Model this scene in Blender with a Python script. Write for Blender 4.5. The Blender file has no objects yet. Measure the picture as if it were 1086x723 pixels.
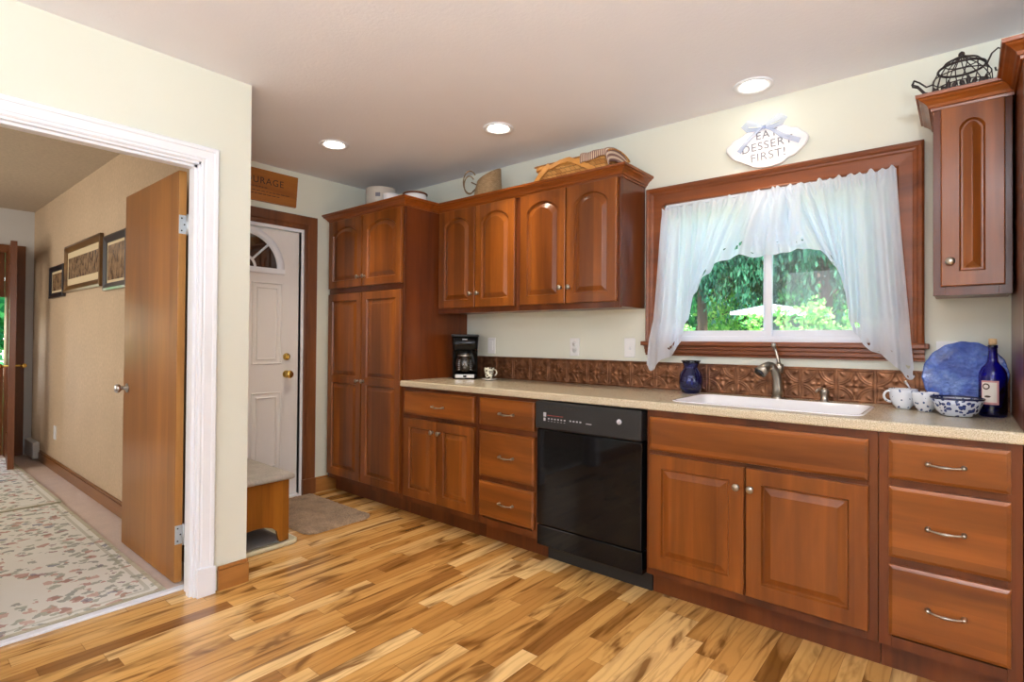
import bpy, bmesh, math, random
import numpy as np
from mathutils import Vector, Matrix
random.seed(7)
R = math.radians
S = bpy.context.scene
COL = S.collection

# ------------------------------------------------------------------ camera
FPX, YAW, PITCH, ROLL, SY = 577.98, R(39.777), R(0.559), R(0.434), -7.207
CAM = Vector((0, -2.986, 1.196))
fw = Vector((-math.sin(YAW)*math.cos(PITCH), math.cos(YAW)*math.cos(PITCH), math.sin(PITCH)))
r0 = Vector((math.cos(YAW), math.sin(YAW), 0)); u0 = r0.cross(fw)
rr = r0*math.cos(ROLL) + u0*math.sin(ROLL); uu = -r0*math.sin(ROLL) + u0*math.cos(ROLL)
cd = bpy.data.cameras.new('camera'); cam = bpy.data.objects.new('camera', cd); COL.objects.link(cam)
cam.matrix_world = Matrix(((rr.x, uu.x, -fw.x, CAM.x), (rr.y, uu.y, -fw.y, CAM.y), (rr.z, uu.z, -fw.z, CAM.z), (0, 0, 0, 1)))
cd.sensor_fit = 'HORIZONTAL'; cd.sensor_width = 36; cd.lens = FPX/1086*36; cd.shift_y = SY/1086
cd.clip_start = .02; cd.clip_end = 200
S.camera = cam

# ------------------------------------------------------------------ colour management and light
S.view_settings.view_transform = 'Standard'; S.view_settings.look = 'None'
S.view_settings.gamma = 1; S.view_settings.use_curve_mapping = False
S.view_settings.exposure = 0.35
W = bpy.data.worlds.new('sky'); S.world = W; W.use_nodes = True
nt = W.node_tree; nt.nodes.clear()
sky = nt.nodes.new('ShaderNodeTexSky'); sky.sky_type = 'NISHITA'; sky.sun_disc = False
sky.sun_elevation = R(50); sky.sun_rotation = R(200); sky.air_density = 1; sky.dust_density = 1.5
bg = nt.nodes.new('ShaderNodeBackground'); bg.inputs['Strength'].default_value = 1.5
wo = nt.nodes.new('ShaderNodeOutputWorld')
nt.links.new(sky.outputs[0], bg.inputs[0]); nt.links.new(bg.outputs[0], wo.inputs[0])

def lamp(name, kind, loc, energy, color=(1, 1, 1), direction=(0, 0, -1), parent=None, **kw):
    ld = bpy.data.lights.new(name, kind); ld.energy = energy; ld.color = color
    for k, v in kw.items(): setattr(ld, k, v)
    o = bpy.data.objects.new(name, ld); COL.objects.link(o)
    o.rotation_euler = Vector(direction).to_track_quat('-Z', 'Y').to_euler()
    o.location = loc
    if parent: o.parent = parent
    return o
lamp('sun', 'SUN', (0, -10, 12), 9.0, (1, .95, .85), (-.35, .75, -.75), angle=R(1))
FILL_TINT = (.83, .91, 1)
# added fill lamps behind and beside the camera; no windows are built there
lamp('fill_light_rear', 'AREA', (-.6, -5.35, 1.45), 34, FILL_TINT, (0, 1, .15), shape='RECTANGLE', size=2.8, size_y=1.5)
lamp('fill_light_side', 'AREA', (2.72, -3.0, 1.45), 26, FILL_TINT, (-1, .1, .15), shape='RECTANGLE', size=2.4, size_y=1.5)
# added fill lamp brightening the hall from its unseen side
lamp('fill_light_hall', 'AREA', (-5.2, -4.3, 1.5), 34, (1, .95, .88), (0, 1, .0), shape='RECTANGLE', size=2.6, size_y=1.6)

lamp('fill_light_up', 'AREA', (.5, -3.5, 1.70), 128, (.88, .94, 1), (-.15, .1, 1), shape='RECTANGLE', size=.7, size_y=.7)  # added lamp aimed at the ceiling to brighten the room from above

# ------------------------------------------------------------------ node helpers
class N:
    def __init__(s, name):
        s.m = bpy.data.materials.new(name); s.m.use_nodes = True; s.t = s.m.node_tree
        s.b = s.t.nodes['Principled BSDF']; s.out = s.t.nodes['Material Output']
    def n(s, typ, **kw):
        x = s.t.nodes.new('ShaderNode'+typ)
        for k, v in kw.items():
            if k.startswith('i_'):
                x.inputs[k[2:].replace('_', ' ')].default_value = v
            else: setattr(x, k, v)
        return x
    def l(s, a, b): s.t.links.new(a, b)
    def coord(s, kind='Object', scale=(1, 1, 1), rnd=False):
        tc = s.n('TexCoord'); mp = s.n('Mapping'); mp.inputs['Scale'].default_value = scale
        s.l(tc.outputs[kind], mp.inputs['Vector'])
        if rnd:
            oi = s.n('ObjectInfo'); cx = s.n('CombineXYZ'); mm = s.n('Math', operation='MULTIPLY'); mm.inputs[1].default_value = 37.
            s.l(oi.outputs['Random'], mm.inputs[0])
            for k in range(3): s.l(mm.outputs[0], cx.inputs[k])
            s.l(cx.outputs[0], mp.inputs['Location'])
        return mp.outputs[0]
    def noise(s, vec, scale=5, detail=4, rough=.5, dist=0):
        x = s.n('TexNoise'); x.inputs['Scale'].default_value = scale; x.inputs['Detail'].default_value = detail
        x.inputs['Roughness'].default_value = rough; x.inputs['Distortion'].default_value = dist
        s.l(vec, x.inputs['Vector']); return x.outputs['Fac']
    def ramp(s, fac, *stops):
        x = s.n('ValToRGB'); e = x.color_ramp.elements
        while len(e) < len(stops): e.new(.5)
        for el, (p, c) in zip(e, stops): el.position = p; el.color = (*c, 1) if len(c) == 3 else c
        s.l(fac, x.inputs[0]); return x.outputs[0]
    def mix(s, fac, a, b, mode='MIX'):
        x = s.n('Mix', data_type='RGBA', blend_type=mode)
        for v, k in ((fac, 0), (a, 6), (b, 7)):
            if isinstance(v, (int, float)): x.inputs[k].default_value = v
            elif isinstance(v, tuple): x.inputs[k].default_value = (*v, 1) if len(v) == 3 else v
            else: s.l(v, x.inputs[k])
        return x.outputs[2]
    def math(s, op, a, b=None, c=None):
        x = s.n('Math', operation=op)
        for k, v in enumerate((a, b, c)):
            if v is None: continue
            if isinstance(v, (int, float)): x.inputs[k].default_value = v
            else: s.l(v, x.inputs[k])
        return x.outputs[0]
    def bump(s, h, strength=.3, dist=.01):
        x = s.n('Bump'); x.inputs['Strength'].default_value = strength; x.inputs['Distance'].default_value = dist
        s.l(h, x.inputs['Height']); s.l(x.outputs[0], s.b.inputs['Normal'])
    def set(s, **kw):
        for k, v in kw.items():
            k = {'color': 'Base Color', 'rough': 'Roughness', 'metal': 'Metallic', 'coat': 'Coat Weight', 'coatr': 'Coat Roughness',
                 'trans': 'Transmission Weight', 'ior': 'IOR', 'alpha': 'Alpha', 'spec': 'Specular IOR Level', 'emit': 'Emission Color',
                 'estr': 'Emission Strength', 'sheen': 'Sheen Weight'}[k]
            if isinstance(v, (int, float)): s.b.inputs[k].default_value = v
            elif isinstance(v, tuple): s.b.inputs[k].default_value = (*v, 1)
            else: s.l(v, s.b.inputs[k])
        return s.m

def lin(r, g, b):
    f = lambda c: (c/255/12.92 if c/255 <= .04045 else ((c/255+.055)/1.055)**2.4)
    return (f(r), f(g), f(b))

def plain(name, c, rough=.5, var=.04, scale=30, **kw):
    n = N(name); f = n.noise(n.coord(), scale, 3)
    col = n.mix(f, tuple(max(0, x*(1-var)) for x in c), tuple(min(1, x*(1+var)) for x in c))
    return n.set(color=col, rough=rough, **kw)

def wood(name, dark, mid, light, axis='z', rough=.30, coat=.3, stave=.10, fine=1.):
    n = N(name)
    sc = {'z': (9, 9, .9), 'x': (.9, 9, 9), 'y': (9, .9, 9)}[axis]
    v = n.coord('Object', sc, True)
    a = n.noise(v, .9, 4, .5, .6); b = n.noise(v, 6*fine, 4, .6, .2)
    col = n.ramp(a, (.25, dark), (.52, mid), (.78, light))
    g = n.ramp(b, (.3, (.72, .72, .72)), (.7, (1.15, 1.15, 1.15)))
    col = n.mix(.38, col, g, 'MULTIPLY')
    # glued-up staves of slightly different tone
    tc = n.n('TexCoord'); sp = n.n('SeparateXYZ'); n.l(tc.outputs['Object'], sp.inputs[0])
    q = n.math('ADD', sp.outputs[0 if axis != 'x' else 2], sp.outputs[1])
    oi = n.n('ObjectInfo')
    q = n.math('ADD', q, n.math('MULTIPLY', oi.outputs['Random'], 3.1))
    fl = n.math('FLOOR', n.math('DIVIDE', q, stave))
    wn = n.n('TexWhiteNoise', noise_dimensions='1D'); n.l(fl, wn.inputs['W'])
    tone = n.ramp(wn.outputs['Value'], (0, (.68, .65, .62)), (1, (1.17, 1.16, 1.15)))
    col = n.mix(.8, col, tone, 'MULTIPLY')
    n.bump(b, .06, .002)
    return n.set(color=col, rough=rough, coat=coat*.6, coatr=.15, spec=.35)

M = {}
CH = (lin(94, 46, 12), lin(130, 70, 21), lin(160, 92, 32))
M['cherry_v'] = wood('cherry_vertical', *CH)
M['cherry_h'] = wood('cherry_horizontal', *CH, axis='x')
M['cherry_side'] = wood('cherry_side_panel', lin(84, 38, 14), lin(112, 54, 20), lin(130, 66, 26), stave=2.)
M['cherry_frame_shaded'] = wood('cherry_face_frame_shaded', lin(72, 33, 13), lin(100, 48, 18), lin(120, 62, 24), stave=3.)  # darker than the doors: frame's own tone with some shade put into the colour
M['cherry_crown'] = wood('cherry_crown', lin(100, 48, 14), lin(140, 72, 22), lin(164, 90, 32), axis='x', stave=3.)
M['trim_x'] = wood('window_trim_x', lin(100, 50, 22), lin(132, 70, 32), lin(154, 88, 42), axis='x', stave=3.)
M['trim_z'] = wood('window_trim_z', lin(100, 50, 22), lin(132, 70, 32), lin(154, 88, 42), axis='z', stave=3.)
M['walnut_z'] = wood('door_casing_wood', lin(88, 50, 28), lin(118, 70, 40), lin(138, 86, 50), stave=3.)
M['base_wood'] = wood('baseboard_wood', lin(134, 86, 36), lin(164, 108, 52), lin(184, 126, 66), axis='y', stave=3.)
M['base_wood_x'] = wood('baseboard_wood_x', lin(112, 70, 32), lin(140, 90, 44), lin(158, 106, 58), axis='x', stave=3.)
M['slab_door'] = wood('birch_slab_door', lin(148, 90, 24), lin(168, 106, 34), lin(184, 122, 44), stave=.30, fine=.5, coat=.3, rough=.3)
M['slab_edge'] = wood('birch_door_edge', lin(176, 122, 64), lin(196, 144, 84), lin(206, 158, 100), stave=3.)
M['pine'] = wood('step_pine', lin(108, 60, 14), lin(142, 84, 22), lin(164, 104, 34), stave=.12)
M['sign_wood'] = wood('sign_wood', lin(132, 76, 24), lin(168, 104, 40), lin(184, 120, 52), axis='y', stave=3.)
M['birdframe'] = wood('gilt_frame', lin(70, 48, 24), lin(112, 82, 46), lin(140, 108, 64), axis='x', stave=3.)

# walls and ceilings
def wallmat(name, c, bs=.15, sc=160, var=.03):
    n = N(name); v = n.coord(); a = n.noise(v, sc, 3, .6); b = n.noise(v, 2.5, 2)
    col = n.mix(b, tuple(x*(1-var) for x in c), tuple(min(1, x*(1+var)) for x in c))
    if var > .05: col = n.mix(n.ramp(n.noise(v, 38, 4, .7), (.35, (0, 0, 0)), (.65, (.5, .5, .5))), col, tuple(x*.72 for x in c))
    n.bump(a, bs, .002); return n.set(color=col, rough=.75)
M['wall'] = wallmat('cream_wall', lin(224, 225, 211))
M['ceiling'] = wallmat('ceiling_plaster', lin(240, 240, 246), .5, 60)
M['hall_wall'] = wallmat('tan_textured_wallcovering', lin(204, 179, 148), 1., 45, .14)
M['hall_end'] = wallmat('grey_hall_end_wall', lin(205, 203, 200))
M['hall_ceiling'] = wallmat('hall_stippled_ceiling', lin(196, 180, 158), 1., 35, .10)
M['white'] = plain('white_trim_paint', lin(238, 240, 246), .35, .01)
M['door_white'] = plain('white_door_paint', lin(232, 228, 226), .4, .01)
M['vinyl'] = plain('white_window_vinyl', lin(238, 238, 244), .35, .01)
M['plastic_white'] = plain('white_plastic', lin(236, 236, 236), .35, .01)
M['black'] = plain('black_gloss', (.004, .004, .0045), .05, .1, spec=.22)
M['black_matte'] = plain('black_satin', (.012, .012, .013), .35, .1)
M['dark'] = plain('dark_recess', (.02, .014, .01), .6)
M['nickel'] = plain('brushed_nickel', lin(168, 160, 148), .28, .05, 200, metal=1.)
M['steel'] = plain('satin_steel', lin(206, 208, 212), .3, .05, 100, metal=1.)
M['brass'] = plain('polished_brass', lin(210, 176, 96), .2, .05, 50, metal=1.)
M['porcelain'] = plain('white_porcelain', lin(240, 238, 240), .12, .01, coat=.4)
M['hinge'] = plain('zinc_hinge', lin(205, 212, 216), .35, .05, 60, metal=.6)
M['iron'] = plain('dark_wire_iron', lin(64, 54, 52), .5, .3, 120, metal=.5)
M['ink'] = plain('dark_ink', lin(70, 46, 30), .7)
M['greyink'] = plain('grey_lettering', lin(112, 112, 124), .7)
M['markink'] = plain('pale_panel_print', lin(190, 190, 196), .5)
M['redink'] = plain('red_panel_print', lin(190, 70, 60), .5)
M['cork'] = plain('cork', lin(206, 176, 134), .8, .25, 120)

def floor_mat():
    n = N('plank_floor'); tc = n.n('TexCoord'); sp = n.n('SeparateXYZ'); n.l(tc.outputs['Object'], sp.inputs[0])
    WD, LN = .074, .66
    xr = n.math('DIVIDE', sp.outputs[0], WD); row = n.math('FLOOR', xr); fx = n.math('FRACT', xr)
    w1 = n.n('TexWhiteNoise', noise_dimensions='1D'); n.l(row, w1.inputs['W'])
    yr = n.math('ADD', n.math('DIVIDE', sp.outputs[1], LN), n.math('MULTIPLY', w1.outputs['Value'], 7.3))
    pl = n.math('FLOOR', yr); fy = n.math('FRACT', yr)
    cx = n.n('CombineXYZ'); n.l(row, cx.inputs[0]); n.l(pl, cx.inputs[1])
    w2 = n.n('TexWhiteNoise', noise_dimensions='2D'); n.l(cx.outputs[0], w2.inputs['Vector'])
    off = n.n('VectorMath', operation='SCALE'); n.l(w2.outputs['Color'], off.inputs[0]); off.inputs['Scale'].default_value = 20
    mp = n.n('Mapping'); mp.inputs['Scale'].default_value = (1, .16, 1); n.l(tc.outputs['Object'], mp.inputs['Vector'])
    ad = n.n('VectorMath', operation='ADD'); n.l(mp.outputs[0], ad.inputs[0]); n.l(off.outputs[0], ad.inputs[1])
    fig = n.noise(ad.outputs[0], 8.5, 3, .5, 2.2)      # sweeping figure
    fin = n.noise(ad.outputs[0], 90, 3, .6, .2)
    wv = n.n('TexWave', wave_type='BANDS', bands_direction='X'); n.l(ad.outputs[0], wv.inputs['Vector'])
    wv.inputs['Scale'].default_value = 9; wv.inputs['Distortion'].default_value = 9; wv.inputs['Detail'].default_value = 2.5; wv.inputs['Detail Scale'].default_value = 1.6
    base = n.ramp(w2.outputs['Value'], (0, lin(140, 92, 42)), (.22, lin(190, 136, 70)), (.65, lin(210, 160, 92)), (1, lin(232, 192, 132)))
    dk = n.ramp(fig, (.50, (0, 0, 0)), (.58, (.4, .4, .4)), (.66, (1, 1, 1)))
    col = n.mix(n.math('MULTIPLY', dk, .85), base, lin(110, 68, 24))
    st = n.ramp(wv.outputs['Fac'], (.0, (.66, .60, .52)), (.28, (1, 1, 1)), (1, (1.06, 1.05, 1.04)))
    col = n.mix(.45, col, st, 'MULTIPLY')
    col = n.mix(.14, col, n.ramp(fin, (.3, (.75, .72, .68)), (.7, (1.1, 1.1, 1.1))), 'MULTIPLY')
    ex = n.math('LESS_THAN', n.math('MINIMUM', fx, n.math('SUBTRACT', 1, fx)), .012)
    ey = n.math('LESS_THAN', n.math('MINIMUM', fy, n.math('SUBTRACT', 1, fy)), .0018)
    e = n.math('MAXIMUM', ex, ey)
    col = n.mix(n.math('MULTIPLY', e, .45), col, lin(84, 48, 22))
    return n.set(color=col, rough=.26, coat=.25, coatr=.12, spec=.5)
M['floor'] = floor_mat()

def counter_mat():
    n = N('beige_speckled_countertop'); v = n.coord()
    a = n.noise(v, 260, 2, .6); b = n.noise(v, 3, 2)
    vo = n.n('TexVoronoi'); vo.inputs['Scale'].default_value = 210; n.l(v, vo.inputs['Vector'])
    col = n.ramp(a, (.3, lin(160, 144, 118)), (.5, lin(200, 186, 158)), (.72, lin(226, 216, 194)))
    sp = n.math('LESS_THAN', vo.outputs['Distance'], .22)
    col = n.mix(n.math('MULTIPLY', sp, .45), col, lin(132, 116, 92))
    return n.set(color=col, rough=.22, coat=.3, coatr=.1)
M['counter'] = counter_mat()

def copper_mat():
    n = N('embossed_copper'); v = n.coord(); a = n.noise(v, 22, 4)
    col = n.ramp(a, (.3, lin(92, 58, 38)), (.7, lin(146, 100, 70)))
    return n.set(color=col, rough=.36, metal=.75)
M['copper'] = copper_mat()

def carpet(name, c, var=.15):
    n = N(name); v = n.coord(); a = n.noise(v, 300, 3); b = n.noise(v, 9, 4, .6)
    col = n.mix(n.ramp(b, (.35, (0, 0, 0)), (.65, (1, 1, 1))), tuple(x*(1-var) for x in c), tuple(x*(1+var) for x in c))
    col = n.mix(n.ramp(n.noise(v, 75, 3, .7), (.35, (0, 0, 0)), (.62, (.55, .55, .55))), col, tuple(x*(1-2.2*var) for x in c))
    n.bump(a, .9, .006); return n.set(color=col, rough=.95, sheen=.1)
M['hall_carpet'] = carpet('pink_beige_carpet', lin(228, 206, 192), .06)
M['step_carpet'] = carpet('grey_step_carpet', lin(184, 176, 166), .14)
M['brown_rug'] = carpet('brown_shag', lin(168, 140, 112), .25)
M['mat_grey'] = carpet('grey_mat', lin(140, 134, 128), .1)
M['tray_cream'] = plain('cream_tray', lin(206, 198, 168), .5)

def floral():
    n = N('ivory_floral_rug'); v = n.coord('UV'); uvn = n.n('SeparateXYZ'); n.l(v, uvn.inputs[0])
    # uv in metres, z unused; distance to the long and short edge is stored in the second layer
    at = n.n('Attribute', attribute_name='edge'); ed = at.outputs['Fac']
    col = n.mix(n.noise(v, 6, 3), lin(224, 222, 212), lin(234, 233, 226))
    band = n.math('MULTIPLY', n.math('GREATER_THAN', ed, .07), n.math('LESS_THAN', ed, .36))
    # garlands: voronoi rings + border band decide where flowers grow
    vb = n.n('TexVoronoi'); vb.inputs['Scale'].default_value = 1.9; n.l(v, vb.inputs['Vector'])
    ring = n.math('LESS_THAN', n.math('ABSOLUTE', n.math('SUBTRACT', vb.outputs['Distance'], .36)), .17)
    core = n.math('LESS_THAN', vb.outputs['Distance'], .12)
    grow = n.math('MAXIMUM', n.math('MAXIMUM', ring, core), band)
    w = n.n('Mapping'); n.l(v, w.inputs['Vector'])
    dn = n.n('TexNoise'); dn.inputs['Scale'].default_value = 26; n.l(v, dn.inputs['Vector'])
    dv = n.n('VectorMath', operation='SCALE'); n.l(dn.outputs['Color'], dv.inputs[0]); dv.inputs['Scale'].default_value = .07
    av = n.n('VectorMath', operation='ADD'); n.l(v, av.inputs[0]); n.l(dv.outputs[0], av.inputs[1])
    for sc, thr, pal in ((20, .46, (lin(128, 136, 112), lin(150, 156, 134), lin(118, 124, 116))),
                         (15, .36, (lin(184, 132, 112), lin(172, 112, 98), lin(200, 158, 140))),
                         (12, .24, (lin(92, 98, 118), lin(110, 116, 134), lin(150, 90, 84)))):
        vo = n.n('TexVoronoi'); vo.inputs['Scale'].default_value = sc; n.l(av.outputs[0], vo.inputs['Vector'])
        wn = n.n('TexWhiteNoise', noise_dimensions='3D'); n.l(vo.outputs['Color'], wn.inputs['Vector'])
        pc = n.ramp(wn.outputs['Value'], (0, pal[0]), (.5, pal[1]), (1, pal[2]))
        on = n.math('MULTIPLY', n.math('LESS_THAN', vo.outputs['Distance'], thr), n.math('GREATER_THAN', wn.outputs['Value'], .35))
        col = n.mix(n.math('MULTIPLY', n.math('MULTIPLY', on, grow), .7), col, pc)
    line = n.math('MULTIPLY', n.math('GREATER_THAN', ed, .045), n.math('LESS_THAN', ed, .062))
    col = n.mix(n.math('MULTIPLY', line, .45), col, lin(158, 156, 132))
    col = n.mix(n.math('MULTIPLY', n.math('LESS_THAN', ed, .02), .8), col, lin(186, 178, 150))
    n.bump(n.noise(v, 400, 2), .5, .003)
    return n.set(color=col, rough=.95)
M['floral'] = floral()

def curtain_mat():
    n = N('white_eyelet_fabric'); uv = n.n('TexCoord'); sp = n.n('SeparateXYZ'); n.l(uv.outputs['UV'], sp.inputs[0])
    d = sp.outputs[1]                                   # metres up from the hem
    n.set(color=lin(244, 247, 255), rough=.85)
    tr = n.n('BsdfTranslucent'); tr.inputs[0].default_value = (*lin(243, 248, 255), 1)
    m1 = n.n('MixShader'); m1.inputs[0].default_value = .58; n.l(n.b.outputs[0], m1.inputs[1]); n.l(tr.outputs[0], m1.inputs[2])
    tp = n.n('BsdfTransparent')
    m2 = n.n('MixShader'); m2.inputs[0].default_value = .02; n.l(m1.outputs[0], m2.inputs[1]); n.l(tp.outputs[0], m2.inputs[2])
    # cut-work eyelets in a band above the hem
    vo = n.n('TexVoronoi', feature='F1'); vo.inputs['Scale'].default_value = 26; n.l(uv.outputs['UV'], vo.inputs['Vector'])
    w = n.n('TexVoronoi', feature='F1'); w.inputs['Scale'].default_value = 9; n.l(uv.outputs['UV'], w.inputs['Vector'])
    a = n.math('MULTIPLY', n.math('LESS_THAN', vo.outputs['Distance'], .40), n.math('LESS_THAN', w.outputs['Distance'], .55))
    band = n.math('MULTIPLY', n.math('GREATER_THAN', d, .008), n.math('LESS_THAN', d, .060))
    hole = n.math('MULTIPLY', a, band)
    m3 = n.n('MixShader'); n.l(hole, m3.inputs[0]); n.l(m2.outputs[0], m3.inputs[1]); n.l(tp.outputs[0], m3.inputs[2])
    n.l(m3.outputs[0], n.out.inputs[0])
    return n.m
M['curtain'] = curtain_mat()

def glass(name, c=(1, 1, 1), rough=0.0, ior=1.45):
    n = N(name); n.set(color=c, rough=rough, trans=1., ior=ior); return n.m
def pane(name, c=(1, 1, 1), refl=.06):
    n = N(name); tp = n.n('BsdfTransparent'); tp.inputs[0].default_value = (*c, 1)
    gl = n.n('BsdfGlossy'); gl.inputs['Roughness'].default_value = .02
    fr = n.n('Fresnel'); fr.inputs[0].default_value = 1.45
    m = n.n('MixShader'); n.l(fr.outputs[0], m.inputs[0]); n.l(tp.outputs[0], m.inputs[1]); n.l(gl.outputs[0], m.inputs[2])
    n.l(m.outputs[0], n.out.inputs[0]); return n.m
M['pane'] = pane('window_glass')
def screen_mat():
    n = N('insect_screen'); tp = n.n('BsdfTransparent'); df = n.n('BsdfDiffuse'); df.inputs[0].default_value = (.45, .47, .5, 1)
    m = n.n('MixShader'); m.inputs[0].default_value = .13; n.l(tp.outputs[0], m.inputs[1]); n.l(df.outputs[0], m.inputs[2]); n.l(m.outputs[0], n.out.inputs[0]); return n.m
M['screen'] = screen_mat()
M['dark_pane'] = plain('dark_fanlight_glass', (.03, .018, .012), .04, .5, 8, coat=1.)
M['blue_glass'] = glass('cobalt_glass', lin(40, 50, 214), .02)
M['blue_vase'] = glass('blue_pressed_glass', lin(120, 136, 232), .06)
M['carafe_glass'] = glass('carafe_glass', (.75, .72, .68), .0)
def plate_mat():
    n = N('blue_textured_glass'); v = n.coord(); a = n.noise(v, 55, 4, .7); vo = n.n('TexVoronoi'); vo.inputs['Scale'].default_value = 60; n.l(v, vo.inputs['Vector'])
    n.bump(n.math('ADD', a, vo.outputs['Distance']), 1., .012)
    col = n.ramp(n.noise(v, 14, 4, .6), (.3, lin(40, 66, 146)), (.5, lin(64, 100, 190)), (.75, lin(124, 160, 226)))
    return n.set(color=col, rough=.12, coat=.8)
M['plate'] = plate_mat()

def pottery(name, sc, thr, base=lin(228, 232, 240), pat=lin(42, 56, 108)):
    n = N(name); v = n.coord(); dn = n.n('TexNoise'); dn.inputs['Scale'].default_value = 40; n.l(v, dn.inputs['Vector'])
    dv = n.n('VectorMath', operation='SCALE'); n.l(dn.outputs['Color'], dv.inputs[0]); dv.inputs['Scale'].default_value = .02
    av = n.n('VectorMath', operation='ADD'); n.l(v, av.inputs[0]); n.l(dv.outputs[0], av.inputs[1])
    vo = n.n('TexVoronoi'); vo.inputs['Scale'].default_value = sc; n.l(av.outputs[0], vo.inputs['Vector'])
    on = n.math('LESS_THAN', vo.outputs['Distance'], thr)
    ring = n.math('LESS_THAN', n.math('ABSOLUTE', n.math('SUBTRACT', vo.outputs['Distance'], thr*.45)), thr*.12)
    col = n.mix(on, base, pat); col = n.mix(n.math('MULTIPLY', ring, .7), col, tuple(min(1, x*2.2) for x in pat))
    return n.set(color=col, rough=.12, coat=.5)
M['bowl_pat'] = pottery('blue_spotted_pottery', 60, .44, lin(206, 212, 226))
M['cup_pat'] = pottery('blue_sprigged_porcelain', 52, .26, pat=lin(70, 90, 130))
M['mug_pat'] = pottery('black_sprigged_mug', 60, .42, lin(230, 226, 206), lin(60, 48, 40))
M['crock'] = plain('cream_stoneware', lin(196, 188, 178), .25, .05, coat=.3)
M['crock_rim'] = plain('brown_glaze_rim', lin(110, 62, 40), .25)
M['navy'] = plain('navy_rim', lin(30, 38, 76), .15)

def weave(name, a, b, sx, sz, rough=.7):
    n = N(name); v = n.coord('UV', (1, 1, 1)); ch = n.n('TexBrick'); n.l(v, ch.inputs['Vector'])
    ch.inputs['Color1'].default_value = (*a, 1); ch.inputs['Color2'].default_value = (*b, 1); ch.inputs['Mortar'].default_value = (*tuple(x*.55 for x in b), 1)
    ch.inputs['Scale'].default_value = 1; ch.inputs['Brick Width'].default_value = sx; ch.inputs['Row Height'].default_value = sz
    ch.inputs['Mortar Size'].default_value = min(sx, sz)*.07; ch.inputs['Mortar Smooth'].default_value = .6
    n.bump(ch.outputs['Fac'], .8, -.004)
    return n.set(color=ch.outputs['Color'], rough=rough)
M['wicker'] = weave('golden_woven_splint', lin(216, 158, 84), lin(176, 112, 48), .034, .022)
M['rattan'] = weave('pale_rattan_weave', lin(184, 152, 112), lin(160, 128, 90), .012, .007)
M['splint'] = plain('smooth_splint', lin(206, 142, 66), .5, .2, 20)
def gingham():
    n = N('striped_cloth'); v = n.coord('UV'); wv = n.n('TexWave', bands_direction='X'); wv.inputs['Scale'].default_value = 26; n.l(v, wv.inputs['Vector'])
    col = n.mix(n.ramp(wv.outputs['Fac'], (.35, (0, 0, 0)), (.6, (1, 1, 1))), lin(208, 184, 160), lin(128, 92, 84))
    return n.set(color=col, rough=.9)
M['cloth'] = gingham()
M['ribbon'] = N('sheer_blue_ribbon').set(color=lin(176, 192, 226), rough=.6, alpha=.5)
M['label'] = plain('bottle_label', lin(226, 220, 210), .6, .03)
M['label_pink'] = plain('label_pink_border', lin(196, 140, 140), .6, .03)

def leafmat(name, c1, c2):
    n = N(name); at = n.n('Attribute', attribute_name='tone')
    col = n.ramp(at.outputs['Fac'], (0, c1), (1, c2))
    n.set(color=col, rough=.55, spec=.25)
    tr = n.n('BsdfTranslucent'); n.l(col, tr.inputs[0]); m = n.n('MixShader'); m.inputs[0].default_value = .4
    n.l(n.b.outputs[0], m.inputs[1]); n.l(tr.outputs[0], m.inputs[2]); n.l(m.outputs[0], n.out.inputs[0]); return n.m
M['leaf_lime'] = leafmat('lime_leaves', lin(50, 150, 66), lin(190, 236, 130))
M['leaf_green'] = leafmat('green_leaves', lin(24, 110, 62), lin(110, 200, 110))
M['leaf_dark'] = leafmat('dark_needles', lin(14, 58, 44), lin(56, 120, 84))
M['bark'] = plain('bark', lin(84, 66, 52), .9, .3, 30)
M['grass'] = plain('lawn', lin(110, 150, 70), .9, .3, 12)
M['shed'] = plain('dark_shed_wall', lin(60, 76, 60), .8)
M['shed_roof'] = plain('white_shed_roof', lin(176, 184, 196), .5)
def photo_mat(name, dark, light, sc=14):
    n = N(name); v = n.coord('Object', (1, 1, .6)); a = n.noise(v, sc, 5, .65, .4)
    return n.set(color=n.ramp(a, (.35, dark), (.5, tuple((x+y)/2 for x, y in zip(dark, light))), (.68, light)), rough=.25)
M['print_sepia'] = photo_mat('sepia_street_photograph', lin(58, 42, 34), lin(176, 148, 116), 26)
M['print_small'] = photo_mat('brown_portrait_print', lin(70, 52, 40), lin(178, 146, 110), 18)
M['mat_board'] = plain('cream_mat_board', lin(216, 196, 158), .7)
M['frame_black'] = plain('blue_black_frame', lin(34, 36, 42), .3, coat=.4)
def emis(name, c, s):
    n = N(name); n.set(color=(0, 0, 0), emit=c, estr=s); return n.m
M['bulb'] = emis('lit_bulb', (1, .93, .8), 14.)

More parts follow.
